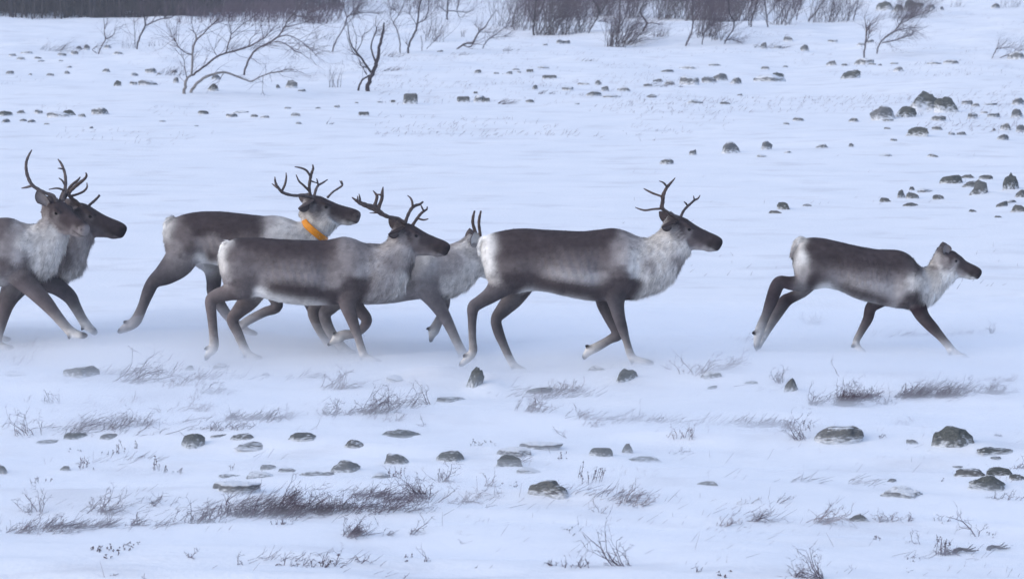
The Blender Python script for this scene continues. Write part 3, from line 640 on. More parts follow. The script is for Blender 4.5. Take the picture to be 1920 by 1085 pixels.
rocks('stones in the centre middle distance', 'small stone on the far centre slope beyond the open snow', [
    ('b', 508, 584, 82, 68, 'squared pale block of stone standing alone at the far snow edge', 'rock'), ('b', 245, 650, 62, 24), ('b', 805, 574, 74, 36), ('b', 900, 572, 80, 40), ('b', 935, 574, 40, 26), ('b', 410, 578, 26, 18), ('b', 675, 295, 34, 14), ('b', 885, 413, 36, 24),
    ('b', 1065, 420, 46, 22), ('b', 990, 418, 30, 14), ('b', 1100, 396, 40, 12), ('b', 1260, 388, 62, 18), ('b', 1290, 444, 82, 22), ('b', 1205, 504, 42, 30), ('b', 1185, 579, 46, 22), ('b', 1395, 509, 62, 28), ('b', 1490, 479, 72, 18), ('b', 1565, 480, 42, 34), ('b', 1605, 514, 42, 34), ('b', 1710, 514, 72, 28),
    ('b', 1535, 540, 82, 32), ('b', 1640, 548, 100, 16), ('b', 1850, 488, 72, 22), ('b', 1345, 248, 42, 28), ('b', 1385, 248, 42, 26), ('b', 1265, 258, 26, 12), ('b', 875, 528, 24, 14), ('b', 97, 604, 26, 14), ('b', 205, 582, 22, 10), ('b', 335, 578, 26, 12), ('b', 1180, 408, 40, 20), ('b', 1445, 588, 40, 10), ('b', 1870, 548, 50, 20), ('b', 1120, 410, 20, 12)])

# an unlabelled stone is named after its size, its shape and the nearest landmark
LANDMARKS = [('the large leaning birch', 346, 172), ('the stout forked birch', 688, 170), ('the leftmost small birch', 181, 101), ('the second birch from the left', 255, 92), ('the bending birch', 456, 140), ('the crooked lying birch', 865, 85), ('the solitary pale birch', 1620, 108), ('the hooked thicket stem', 1356, 80)]

def short(lab):
    for c in (',', ' with ', ' in ', ' at ', ' below ', ' beside ', ' on ', ' cut ', ' behind ', ' under ', ' half ', ' leaning on ', ' lying ', ' nearest ', ' alone', ' standing ', ' right of ', ' left of ', ' just ', ' beneath ', ' touching '):
        lab = lab.split(c)[0]
    return 'the ' + lab

GENERIC = {r[6] for r in ROCKS if sum(q[6] == r[6] for q in ROCKS) > 1}
_own = [short(r[6]) for r in ROCKS if r[6] not in GENERIC]
for r in ROCKS:
    if r[6] not in GENERIC and _own.count(short(r[6])) == 1 and len(short(r[6]).split()) > 2:
        LANDMARKS.append((short(r[6]), *zp(r[0], r[1], r[2])))
_used = {r[6] for r in ROCKS}
for k, r in enumerate(ROCKS):
    z, u, v, w, h, mk, lab, grp = r
    if lab not in GENERIC:
        continue
    s_ = ZR[z][2]
    x, y = zp(z, u, v)
    size = 'tiny' if w / s_ < 11 else ('small' if w / s_ < 20 else 'medium-sized')
    ratio = w / h
    shp = 'flat' if ratio > 3.2 else ('low' if ratio > 2.1 else ('rounded' if ratio > 1.45 else 'blocky'))
    tone = {'rock': 'grey', 'rock_dark': 'dark', 'rock_snowy': 'snow-dusted'}[mk]
    for nm, lx, ly in sorted(LANDMARKS, key=lambda q: (q[1] - x) ** 2 + (2.2 * (q[2] - y)) ** 2)[:14]:
        dx, dy = x - lx, (y - ly) * 2.2
        side = ('right of' if dx > 0 else 'left of') if abs(dx) > 0.45 * abs(dy) else ''
        deep = ('in front of' if dy > 0 else 'behind') if abs(dy) > 0.45 * abs(dx) else ''
        place = (deep.replace(' of', '') + ' and ' + side) if side and deep else side or deep
        new = f"{size} {shp} {tone} stone {'just ' if math.hypot(dx, dy) < 60 else ''}{place} {nm}"
        if new not in _used and len(new.split()) <= 16:
            _used.add(new)
            ROCKS[k] = (z, u, v, w, h, mk, new, grp)
            break

# ------------------------------------------------------------------ the snow surface
def _base_h(x, y):
    x, y = np.asarray(x, float), np.asarray(y, float)
    near = np.clip((60 - y) / 40, 0, 1)
    h = (fbm(x / 9.0 + 3, y / 6.0, 3, 3) - 0.5) * 0.20
    h = h + near * (fbm(x / 2.6, y / 0.9 + x * 0.12, 11, 3) - 0.5) * 0.16
    h = h + np.clip((34 - y) / 14, 0, 1) * (np.abs(fbm(x / 1.1 + 9, y / 0.33 + x * 0.2, 23, 3) - 0.5) - 0.12) * 0.075
    far = np.clip((y - 38) / 45, 0, 1)
    h = h + far * (fbm(x / 6.0, y / 9.0, 31, 4) - 0.5) * 0.55
    h = h + far * (fbm(x / 1.9 + 5, y / 2.6, 37, 2) - 0.5) * 0.13
    h = h * (1 - 0.8 * np.exp(-((y - 31.0) / 8.0) ** 2))
    # the ground climbs gently far to the right and behind the wood
    h = h + 0.012 * np.clip(y - 70, 0, 400) * np.clip((x + 4) / 26, 0, 1.5)
    return h

_CP = np.array(CONTACTS)
_S = 0.34
_D2 = ((_CP[:, None, :2] - _CP[None, :, :2]) ** 2 * np.array((1.0, 1.0))).sum(2)
_W = np.linalg.solve(np.exp(-_D2 / (2 * _S * _S)) + 0.10 * np.eye(len(_CP)), _CP[:, 2] - _base_h(_CP[:, 0], _CP[:, 1]))

MOUNDS = []          # (x, y, height, rx, ry) drifts banked against rocks and shrubs

def _mound_h(x, y):
    h = np.zeros_like(np.asarray(x, float))
    for mx, my, mh, rx, ry in MOUNDS:
        h = np.maximum(h, mh * np.exp(-((x - mx) / rx) ** 2 - ((y - my) / ry) ** 2))
    return h

def _contact_h(x, y):
    h = np.zeros_like(np.asarray(x, float))
    for (cx, cy, cz), w in zip(_CP, _W):
        h = h + w * np.exp(-((x - cx) ** 2 + (y - cy) ** 2) / (2 * _S * _S))
    return h

def ground_h(x, y, mounds=False):
    return _base_h(x, y) + _contact_h(x, y) + (_mound_h(x, y) if mounds else 0.0)

def at(u, v):
    """where the line of sight through photo pixel (u, v) meets the snow"""
    d = ray(u, v)
    z = 0.0
    for _ in range(12):
        t = (z - CAM_H) / d[2]
        x, y = d[0] * t, d[1] * t
        z = 0.5 * z + 0.5 * float(ground_h(x, y))
    return np.array((x, y, float(ground_h(x, y))))

ROCK_SPOTS = []
for (z, u, v, w, h, mk, lab, grp) in ROCKS:
    s = ZR[z][2]
    p = at(*zp(z, u, v))
    m = px_m(p[1])
    wm, hm = w / s * m, h / s * m
    dm = wm * random.uniform(0.6, 0.85)
    q = (p[0], p[1] + dm * 0.34)
    hm = max(hm - 0.10 * dm, 0.35 * hm) if p[1] < 40 else hm * 0.82
    if 'upright leaning' in lab:
        MOUNDS.append((q[0] + wm * 1.2, q[1] + .05, .055, wm * 1.4, .3))
    ROCK_SPOTS.append((q[0], q[1], wm, dm, hm, mk, lab, grp))
    if p[1] < 40:
        MOUNDS.append((q[0] + wm * 0.45, q[1] + dm * 0.1, hm * 0.34, wm * 0.9, dm * 0.7))
        MOUNDS.append((q[0] - wm * 0.1, q[1] - dm * 0.55, hm * 0.16, wm * 0.75, dm * 0.35))

def build_ground():
    ys = np.concatenate((np.linspace(-200, 5, 14), 6.0 * (170 / 6.0) ** np.linspace(0, 1, 820), np.geomspace(176, 4000, 40)))
    tx = np.concatenate((-np.geomspace(90, 0.30, 16), np.linspace(-0.262, 0.262, 520), np.geomspace(0.30, 90, 16)))
    f = np.maximum(ys, 7.0)
    Xg = tx[None, :] * f[:, None]
    Yg = np.repeat(ys[:, None], len(tx), 1)
    H = _base_h(Xg, Yg)
    H = H + _contact_h(Xg, Yg)
    MH = np.zeros_like(H)
    for mx, my, mh, rx, ry in MOUNDS:
        r0, r1 = np.searchsorted(ys, (my - 2.6 * ry, my + 2.6 * ry))
        if r1 <= r0:
            continue
        xs = Xg[r0:r1]
        c = np.where((np.abs(xs - mx) < 2.6 * rx).any(0))[0]
        if len(c) == 0:
            continue
        c0, c1 = c[0], c[-1] + 1
        v = mh * np.exp(-((Xg[r0:r1, c0:c1] - mx) / rx) ** 2 - ((Yg[r0:r1, c0:c1] - my) / ry) ** 2)
        MH[r0:r1, c0:c1] = np.maximum(MH[r0:r1, c0:c1], v)
    H = H + MH
    V = np.stack((Xg, Yg, H), 2).reshape(-1, 3)
    nr, nc = Xg.shape
    i = (np.arange(nr - 1)[:, None] * nc + np.arange(nc - 1)[None, :]).ravel()
    F = np.stack((i, i + 1, i + nc + 1, i + nc), 1)
    me = numpy_mesh('snow_ground', V, F)
    me.materials.append(M['snow'])
    me.polygons.foreach_set('use_smooth', np.ones(len(me.polygons), bool))
    o = link(bpy.data.objects.new('snow_ground', me))
    tag(o, kind='structure')

build_ground()

# ------------------------------------------------------------------ spindrift: thin veils of blowing snow that hug the ground round the hooves
def drift_shell(hmax, density, seed):
    nx, ny = 230, 150
    xs, ys = np.linspace(-9, 9, nx), np.linspace(13.5, 27, ny)
    X, Y = np.meshgrid(xs, ys)
    base = _base_h(X, Y) + _contact_h(X, Y)
    t = fbm(X / 2.4, Y / 0.8, seed, 3)
    band = 0.45 + 0.55 * np.exp(-((Y - 22.4) / 2.3) ** 2)
    edge = np.clip(np.minimum((X + 9) / 1.5, (9 - X) / 1.5), 0, 1) * np.clip(np.minimum((Y - 13.5) / 1.5, (27 - Y) / 2.5), 0, 1)
    th = hmax * np.clip((t - 0.30) * 2.4, 0, 1) * band * edge - 0.03 * (1 - edge) - 0.004
    top = np.stack((X, Y, base + th), 2).reshape(-1, 3)
    bot = np.stack((X, Y, base - 0.35), 2).reshape(-1, 3)
    n = nx * ny
    i = (np.arange(ny - 1)[:, None] * nx + np.arange(nx - 1)[None, :]).ravel()
    Ft = np.stack((i, i + 1, i + nx + 1, i + nx), 1)
    Fb = Ft[:, ::-1] + n
    rim = np.concatenate((np.arange(nx), np.arange(1, ny) * nx + nx - 1, (ny - 1) * nx + np.arange(nx - 2, -1, -1), np.arange(ny - 2, 0, -1) * nx))
    r2 = np.roll(rim, -1)
    Fs = np.stack((rim, rim + n, r2 + n, r2), 1)
    me = numpy_mesh('drifting_snow', np.concatenate((top, bot)), np.concatenate((Ft, Fb, Fs)))
    m = bpy.data.materials.new('drifting_snow')
    m.use_nodes = True
    n_, l_ = m.node_tree.nodes, m.node_tree.links
    n_.clear()
    o_ = n_.new('ShaderNodeOutputMaterial')
    v_ = n_.new('ShaderNodeVolumePrincipled')
    v_.inputs['Color'].default_value = (0.955, 0.972, 0.998, 1)
    v_.inputs['Density'].default_value = density
    v_.inputs['Anisotropy'].default_value = 0.2
    l_.new(v_.outputs['Volume'], o_.inputs['Volume'])
    me.materials.append(m)
    tag(link(bpy.data.objects.new('drifting_snow', me)), 'thin veil of wind-blown snow streaming round the reindeer hooves', 'blowing snow', 'veils of drifting snow', 'stuff')

for hm, dn, sd_ in ((0.045, 1.5, 41), (0.075, 1.2, 49), (0.11, 0.9, 57), (0.16, 0.6, 65), (0.22, 0.42, 73), (0.30, 0.28, 81)):
    drift_shell(hm, dn, sd_)

# ------------------------------------------------------------------ rock meshes, shared between alike stones
def ico(sub):
    t = (1 + 5 ** 0.5) / 2
    V = [(-1, t, 0), (1, t, 0), (-1, -t, 0), (1, -t, 0), (0, -1, t), (0, 1, t), (0, -1, -t), (0, 1, -t), (t, 0, -1), (t, 0, 1), (-t, 0, -1), (-t, 0, 1)]
    V = [np.array(v) / np.linalg.norm(v) for v in V]
    F = [(0, 11, 5), (0, 5, 1), (0, 1, 7), (0, 7, 10), (0, 10, 11), (1, 5, 9), (5, 11, 4), (11, 10, 2), (10, 7, 6), (7, 1, 8), (3, 9, 4), (3, 4, 2), (3, 2, 6), (3, 6, 8), (3, 8, 9), (4, 9, 5), (2, 4, 11), (6, 2, 10), (8, 6, 7), (9, 8, 1)]
    for _ in range(sub):
        cache, F2 = {}, []
        def mid(a, b):
            k = (min(a, b), max(a, b))
            if k not in cache:
                m = V[a] + V[b]
                V.append(m / np.linalg.norm(m))
                cache[k] = len(V) - 1
            return cache[k]
        for a, b, c in F:
            ab, bc, ca = mid(a, b), mid(b, c), mid(c, a)
            F2 += [(a, ab, ca), (b, bc, ab), (c, ca, bc), (ab, bc, ca)]
        F = F2
    return np.array(V), np.array(F)

ICO3, ICO3F = ico(3)
ICO2, ICO2F = ico(2)

def rock_mesh(seed, detail, square=False):
    rg = np.random.default_rng(seed)
    V, F = (ICO3.copy(), ICO3F) if detail else (ICO2.copy(), ICO2F)
    D = V.copy()
    r = np.ones(len(V))
    zpow, shear = rg.uniform(.62, 1.05), rg.uniform(-.32, .32)
    for _ in range(8):                               # cut flat facets
        n = rg.normal(size=3)
        n[2] = abs(n[2]) * 0.8
        n /= np.linalg.norm(n)
        d = rg.uniform(0.55, 0.9)
        dot = D @ n
        r = np.where(dot > 0.05, np.minimum(r, d / np.maximum(dot, 0.05)), r)
    r = r * (1 + 0.30 * (fbm(D[:, 0] * 2.2 + seed, D[:, 1] * 2.2 + D[:, 2] * 1.7, seed, 3) - 0.5) + 0.13 * (fbm(D[:, 0] * 6 + seed, D[:, 1] * 6 + D[:, 2] * 5, seed + 5, 2) - 0.5))
    V = D * r[:, None]
    if square:
        V = np.sign(D) * np.abs(D) ** 0.28 * (1 + 0.12 * (fbm(D[:, :1] * 3, D[:, 1:2] * 3 + D[:, 2:] * 2, 9, 3) - .5))
    V[:, 0] /= np.ptp(V[:, 0])
    V[:, 1] /= np.ptp(V[:, 1])
    V[:, 2] /= V[:, 2].max()
    V[:, 2] = np.where(V[:, 2] < 0, V[:, 2] * 0.6, np.abs(V[:, 2]) ** zpow)
    V[:, 0] += shear * np.clip(V[:, 2], 0, 1) * .5
    me = numpy_mesh('rock', V, F)
    me.polygons.foreach_set('use_smooth', np.ones(len(me.polygons), bool))
    return me

ROCK_MESHES = {}
for mk in ('rock', 'rock_dark', 'rock_snowy', 'rock_far'):
    for det in (0, 1):
        L = []
        for k in range(9):
            me = rock_mesh(100 + k * 7 + det * 50 + len(mk), det)
            me.materials.append(M[mk])
            L.append(me)
        ROCK_MESHES[mk, det] = L

for k, (x, y, wm, dm, hm, mk, lab, grp) in enumerate(ROCK_SPOTS):
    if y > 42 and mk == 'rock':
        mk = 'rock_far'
    o = bpy.data.objects.new('rock', ROCK_MESHES[mk, 1 if wm * FPX / y > 60 else 0][(k * 5 + 1) % 9])
    sink = 0.14 * hm if y < 40 else 0.10 * hm
    o.location = (x, y, float(ground_h(x, y)) - sink)
    o.scale = (wm * 1.12, dm * 1.1, hm * 1.12 + sink)
    o.rotation_euler = (random.uniform(-.08, .08), random.uniform(-.14, .14), random.uniform(-.45, .45) + (math.pi if k % 2 else 0))
    if 'upright leaning' in lab:
        o.rotation_euler = (0, 0.42, 0.2)
        o.scale = (wm * 1.2, dm * 1.6, hm * 1.05)
    if 'squared' in lab:
        me = rock_mesh(77, 1, True)
        me.materials.append(M['rock'])
        o.data = me
        o.scale = (wm * .95, wm * .7, hm * 1.15)
        o.rotation_euler = (0, 0, .15)
    if 'split boulder on' in lab:
        o.scale = (wm * 1.2, dm * 1.2, hm * 1.5)
    if wm / max(hm, .001) > 4:
        o.rotation_euler[1] *= 0.3
    link(o)
    tag(o, lab, 'rock', grp)

# ------------------------------------------------------------------ building a reindeer
class Skin:
    """closed lofts that are fused into one continuous body, with the coat colours carried along"""
    def __init__(self):
        self.V, self.F, self.C, self.L, self.D = [], [], [], [], []
        self.n = 0

    def loft(self, rings, cols, lens, flows):
        rings = np.asarray(rings)
        k, s = rings.shape[:2]
        n0 = self.n
        self.V.append(rings.reshape(-1, 3))
        self.C.append(np.asarray(cols).reshape(-1, 3))
        self.L.append(np.asarray(lens).reshape(-1))
        self.D.append(np.asarray(flows).reshape(-1, 3))
        for i in range(k - 1):
            for j in range(s):
                j2 = (j + 1) % s
                self.F.append((n0 + i * s + j, n0 + i * s + j2, n0 + (i + 1) * s + j2, n0 + (i + 1) * s + j))
        self.F.append(tuple(n0 + j for j in range(s))[::-1])
        self.F.append(tuple(n0 + (k - 1) * s + j for j in range(s)))
        self.n += k * s

def parse_coat(a):
    U, C = [], []
    tok = a['coat'].split()
    for t in tok:
        u, v, c = t.split(',')
        U.append(zp(a['z'], float(u), float(v)))
        C.append(K[c])
    for c, pts in a.get('bands', []):
        q = [zp(a['z'], *p) for p in pts]
        for p0, p1 in zip(q, q[1:]):
            m = max(2, int(math.dist(p0, p1) / 6))
            for i in range(m):
                t = i / (m - 1) if m > 1 else 0
                U.append((p0[0] + (p1[0] - p0[0]) * t, p0[1] + (p1[1] - p0[1]) * t))
                C.append(K[c])
    return np.array(U), np.array(C)

def coat_at(a, uv, sig=7.0):
    """coat colour at side-view positions, smoothly blended between the samples"""
    U, C = a['_coat']
    d2 = ((uv[:, None, :] - U[None]) ** 2).sum(2)
    w = np.exp(-d2 / (2 * sig * sig)) + 1e-5 / (1 + d2)
    return (w @ C) / w.sum(1)[:, None]

def side_uv(p):
    """side-view (photo pixel) position of points, used to look up the coat pattern"""
    q = p - np.array((0, 0, CAM_H))
    f = q[:, 1] * CP - q[:, 2] * SP
    return np.stack((960 + q[:, 0] / f * FPX, 542.5 - (q[:, 1] * SP + q[:, 2] * CP) / f * FPX), 1)

def add_torso(sk, a):
    z, Y = a['z'], a['Y']
    n = len(a['torso'])
    st = []
    for (tu, tv, bu, bv, w) in a['torso']:
        st.append(np.concatenate((P(*zp(z, tu, tv), Y), P(*zp(z, bu, bv), Y), (w,))))
    st = catmull(st, 5)
    S = 40
    ang = np.linspace(0, 2 * math.pi, S, endpoint=False)
    ca, sa = np.cos(ang), np.sin(ang)
    e = 2.25
    ca = np.sign(ca) * np.abs(ca) ** (2 / e)
    sa = np.sign(sa) * np.abs(sa) ** (2 / e)
    rings, lens, flows = [], [], []
    lf = [q for q in a['legs'] if q['n'] == 'fore'][0]
    lh = [q for q in a['legs'] if q['n'] == 'hind'][0]
    f0 = np.array(zp(lf.get('z', z), *lf['pts'][0][:2]))
    h0 = np.array(zp(lh.get('z', z), *lh['pts'][0][:2]))
    ks = abs(f0[0] - h0[0]) / 215.0
    def relief(uv):
        def g(dx, dy, c, sx, sy):
            return np.exp(-((uv[:, 0] - c[0] - dx * ks) / (sx * ks)) ** 2 - ((uv[:, 1] - c[1] - dy * ks) / (sy * ks)) ** 2)
        r = .024 * g(4, -18, f0, 30, 42) - .020 * g(-42, 6, f0, 17, 48) + .012 * g(20, -48, f0, 16, 22) - .018 * g(38, 10, f0, 14, 40)
        r += .026 * g(-2, -4, h0, 38, 46) - .024 * g(58, 18, h0, 24, 26) - .012 * g(40, -40, h0, 26, 14)
        mid = np.clip((uv[:, 0] - h0[0] - 45 * ks) / (20 * ks), 0, 1) * np.clip((f0[0] - 30 * ks - uv[:, 0]) / (20 * ks), 0, 1)
        r += .0045 * mid * np.sin((uv[:, 0] + .25 * uv[:, 1]) / (2.1 * ks)) * np.exp(-((uv[:, 1] - h0[1]) / (50 * ks)) ** 2)
        return r
    nk = a['neck0'] * 5
    for i, r in enumerate(st):
        T, B, w = r[:3], r[3:6], max(r[6], 0.02)
        c, hv = (T + B) / 2, (T - B) / 2
        c[1] = hv[1] = 0
        c[1] = Y
        lat = w * sa * (1.0 - 0.10 * ca)
        rp = c[None] + hv[None] * ca[:, None]
        lat = lat + relief(side_uv(rp)) * np.sign(sa) * np.abs(sa) ** 1.5
        rings.append(rp + np.array((0, -1.0, 0))[None] * lat[:, None])
        neck = min(1.0, max(0.0, (i - nk + 5) / 10.0))
        low = np.clip(-ca, 0, 1)
        ln = 0.017 + 0.014 * neck + neck * low ** 2 * (0.045 if i < len(st) - 10 else 0.018)
        rump = max(0.0, 1 - i / 10.0)
        lens.append(ln + 0.006 * rump)
        fl = np.stack((-0.9 + 0.5 * neck * low, 0 * ca, -0.35 - 0.9 * neck * low - 0.4 * np.abs(sa)), 1)
        flows.append(fl)
    rings = np.array(rings)
    cols = coat_at(a, side_uv(rings.reshape(-1, 3)))
    sk.loft(rings, cols, lens, flows)

def frame_of(tan, latd):
    n = np.cross(latd, tan)
    return n / (np.linalg.norm(n) + 1e-9)

def add_limb(sk, a, C, R, LAT, cols, lens, flow_down=True, S=20, k=5):
    A = np.concatenate((np.array(C), np.array(R)[:, None], np.array(LAT)[:, None], np.array(cols), np.array(lens)[:, None]), 1)
    A = catmull(A, k)
    pts = A[:, :3]
    tan = np.gradient(pts, axis=0)
    tan /= np.linalg.norm(tan, axis=1)[:, None]
    ang = np.linspace(0, 2 * math.pi, S, endpoint=False)
    rings, cc, ll, ff = [], [], [], []
    n0_ = sk.n % 97
    latd = np.array((0, 1.0, 0))
    for i in range(len(A)):
        t = tan[i].copy()
        t[1] = 0
        t /= np.linalg.norm(t) + 1e-9
        n = frame_of(t, latd)
        r, lt = max(A[i, 3], 0.004), max(A[i, 4], 0.004)
        rings.append(pts[i][None] + n[None] * (np.cos(ang) * r)[:, None] + latd[None] * (np.sin(ang) * lt)[:, None])
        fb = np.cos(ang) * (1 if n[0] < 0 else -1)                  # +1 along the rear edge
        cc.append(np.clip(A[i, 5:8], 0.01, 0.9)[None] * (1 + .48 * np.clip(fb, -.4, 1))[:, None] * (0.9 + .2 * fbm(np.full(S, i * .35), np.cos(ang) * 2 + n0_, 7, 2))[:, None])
        ll.append(np.repeat(A[i, 8], S))
        ff.append(np.repeat(tan[i][None], S, 0))
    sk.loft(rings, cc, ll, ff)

def lat_of(r):
    return r * 0.86 if r < 0.06 else 0.0516 + (r - 0.06) * 0.45

HOOF_C = (.045, .036, .038)

def add_leg(sk, a, lg):
    pr = leg_points(a, lg)
    C = [p for p, r in pr]
    R = [r * 1.06 for p, r in pr]
    R = [R[i] + (.4 * (R[i] - (R[i - 1] + R[i + 1]) / 2) if 3 <= i < len(R) - 2 else 0) for i in range(len(R))]
    n = len(C)
    legc, footc = np.array(K[a['leg']]), np.array(K[a['foot']])
    tor = coat_at(a, side_uv(np.array(C)))
    cols, lens = [], []
    for i in range(n):
        t = min(1.0, max(0.0, (i - 0.2) / 1.7))
        c = tor[i] * (1 - t) + legc * t
        if i >= n - 5:
            f = (0.15, 0.45, 0.9, 0.75, 0.2)[i - (n - 5)]
            c = legc * (1 - f) + footc * f
        cols.append(c)
        lens.append(0.022 - 0.013 * t)
    # shank and upper leg, rounded off inside the body
    m = n - 1
    wd = a.get('wide', 1.0)
    inward = np.array((0, (.05 if lg['near'] else -.05) * wd, 0))
    c0 = C[0] + (C[0] - C[1]) * (0.55 * R[0] / (np.linalg.norm(C[0] - C[1]) + 1e-6)) + inward
    add_limb(sk, a, [c0, C[0] + inward * .6] + C[1:m], [R[0] * .45, R[0] * .92] + R[1:m], [lat_of(R[0]) * .3 * wd, lat_of(R[0]) * .8 * wd] + [lat_of(r) * (wd if r > .06 else (1 + wd) / 2) for r in R[1:m]], [cols[0]] + cols[:m], [lens[0]] + lens[:m])
    # two toes that spread a little
    fwd = C[-1] - C[-3]
    for s in (-1, 1):
        off = np.array((0, s * 0.022, 0))
        q = [C[-3], C[-2] + off * 0.8, (C[-2] + C[-1]) / 2 + off * 1.25, C[-1] + off * 1.3]
        rr = [R[-3] * 0.85, R[-2] * 0.95, (R[-2] + R[-1]) / 2 * 1.1, R[-1] * 0.9]
        add_limb(sk, a, q, rr, [0.026, 0.028, 0.026, 0.013], [footc * 0.95, footc * 0.8, HOOF_C, HOOF_C], [.006, .004, .001, .001], S=12, k=4)
    # dew claws behind the fetlock
    d = C[-3] - C[-4]
    t = d / (np.linalg.norm(d) + 1e-9)
    back = np.array((t[2], 0, -t[0]))
    if back[0] > 0:
        back = -back
    for s in (-1, 1):
        b = C[-3] - t * 0.015 + np.array((0, s * 0.018, 0))
        q = [b, b + back * R[-3] * 0.9 + t * 0.012, b + back * R[-3] * 1.35 + t * 0.035]
        add_limb(sk, a, q, [0.018, 0.014, 0.006], [0.014, 0.011, 0.006], [footc, HOOF_C, HOOF_C], [.003, .001, .001], S=10, k=3)

HEAD = [(-.20, .02, -.50, .13), (-.06, .005, -.57, .17), (.06, .03, -.60, .20), (.17, .035, -.60, .215), (.28, .025, -.575, .205), (.40, .015, -.53, .175), (.53, .012, -.465, .145), (.66, .02, -.40, .125),
        (.78, .032, -.345, .118), (.88, .035, -.30, .115), (.955, .024, -.27, .108), (1.0, -.005, -.235, .092), (1.024, -.055, -.19, .06)]

def head_frame(a):
    h = a['head']
    pu, pv = zp(*h['poll'])
    nu, nv = zp(*h['nose'])
    Y = a['Y']
    p0, p1 = P(pu, pv, Y), P(nu, nv, Y)
    yaw = math.radians(h['yaw'])
    dx, dz = (p1[0] - p0[0]) / math.cos(yaw), p1[2] - p0[2]
    L = math.hypot(dx, dz)
    p = math.atan2(-dz, dx)
    e1 = np.array((math.cos(p) * math.cos(yaw), -math.cos(p) * math.sin(yaw), -math.sin(p)))
    e2 = np.array((math.sin(p) * math.cos(yaw), -math.sin(p) * math.sin(yaw), math.cos(p)))
    e3 = np.array((-math.sin(yaw), -math.cos(yaw), 0.0))
    return p0, e1, e2, e3, L

def add_head(sk, a):
    o, e1, e2, e3, L = head_frame(a)
    h = a['head']
    st = np.array(HEAD)
    if h.get('calf'):
        st[:, 3] *= 1.05
        st[3:6, 1] += .03
    st = catmull(st, 6)
    S = 44
    ang = np.linspace(0, 2 * math.pi, S, endpoint=False)
    fc, ck, jw, ns = (np.array(K[h[k]]) for k in ('face', 'cheek', 'jaw', 'nose_c'))
    pts = [(-.1, 0, (fc + ck) / 2), (.05, -.02, fc), (.2, -.03, fc), (.45, -.03, fc), (.7, -.02, fc), (.88, -.02, fc * .8), (1.0, -.08, ns), (.97, -.2, ns), (.9, -.29, (ns + jw) / 2), (.8, -.2, (fc + ns) / 2), (.78, -.33, jw), (.62, -.18, fc), (.6, -.3, ck),
           (.62, -.40, jw), (.42, -.16, fc), (.42, -.32, ck), (.45, -.50, jw), (.25, -.2, fc), (.2, -.36, ck), (.22, -.54, jw), (.02, -.25, ck), (.0, -.5, jw), (-.12, -.3, (ck + jw) / 2), (.30, -.215, (ck + jw) / 2)]
    A2 = np.array([(x, y) for x, y, c in pts])
    C2 = np.array([c for x, y, c in pts])
    rings, cols, lens, flows = [], [], [], []
    for (x, t, b, w) in st:
        mid, hh = (t + b) / 2, (t - b) / 2
        ca, sa = np.cos(ang), np.sin(ang)
        # narrower below, flat forehead above
        wl = w * np.sign(sa) * np.abs(sa) ** 0.9 * (1 + 0.16 * ca * (1 if x < .6 else .3))
        yy = mid + hh * ca
        rings.append(o[None] + (e1 * x * L)[None] + e2[None] * (yy * L)[:, None] + e3[None] * (wl * L)[:, None])
        q = np.stack((np.full(S, x), yy), 1)
        d2 = ((q[:, None] - A2[None]) ** 2).sum(2)
        ww = np.exp(-d2 / (2 * .048 ** 2)) + 1e-6
        cq = (ww @ C2) / ww.sum(1)[:, None]
        def blend(cq, mask, c):
            mask = np.clip(mask, 0, 1)[:, None]
            return cq * (1 - mask) + np.array(c)[None] * mask
        chin = K[h.get('chin', h['jaw'])]
        cq = blend(cq, ((-.225 - yy) / .03) * (1 if x > .84 else 0) * .9, chin)
        de = np.hypot(x - .285, (yy + .115) * 1.25)
        cq = blend(cq, .5 * np.exp(-((de - .066) / .02) ** 2), np.array(K['g']) * .8 + np.array(K[h['jaw']]) * .2)
        cq = blend(cq, np.exp(-(de / .034) ** 4), K['k'])
        cq = blend(cq, .9 * np.exp(-((yy + .222 - (x - .8) * .02) / .014) ** 2) * (1 if .76 < x < 1.01 else 0), K['k'])
        cq = blend(cq, np.exp(-((x - .962) / .028) ** 2 - ((yy + .085) / .032) ** 2), K['k'])
        cols.append(cq)
        ln = 0.014 if x > .25 else 0.022
        lens.append(np.full(S, ln if x < .85 else .004))
        flows.append(np.repeat((-e1 * 0.8 - e2 * 0.3)[None], S, 0))
    sk.loft(rings, cols, lens, flows)
    # brow ridges, nostrils and lower lip give the face its relief
    for s in (-1, 1):
        def hp(x, y, w):
            return o + e1 * x * L + e2 * y * L + e3 * s * w * L
        q = [hp(.12, -.05, .17), hp(.25, -.055, .19), hp(.36, -.06, .165)]
        add_limb(sk, a, q, [.02 * L, .045 * L, .02 * L], [.03 * L, .04 * L, .03 * L], [fc, fc * .9, fc], [.004] * 3, S=10, k=3)
        q = [hp(.88, -.07, .085), hp(.95, -.085, .085), hp(1.0, -.10, .06)]
        add_limb(sk, a, q, [.025 * L, .038 * L, .022 * L], [.025 * L, .03 * L, .02 * L], [ns, ns * .6, ns], [.002] * 3, S=10, k=3)
    q = [o + e1 * x * L + e2 * y * L for x, y in ((.72, -.315), (.84, -.29), (.925, -.255))]
    add_limb(sk, a, q, [.05 * L, .05 * L, .03 * L], [.07 * L, .075 * L, .05 * L], [jw, (jw + ns) / 2, ns], [.006, .004, .002], S=12, k=3)

def add_tail(sk, a):
    z, Y = a['z'], a['Y']
    C = [P(*zp(z, u, v), Y) for u, v, r in a['tail']]
    R = [r / ZR[z][2] * px_m(Y) * 0.72 for u, v, r in a['tail']]
    cols = coat_at(a, side_uv(np.array(C)))
    add_limb(sk, a, C, R, [min(r * 1.1, 0.06) for r in R], cols, [0.034] * len(C), S=14, k=4)

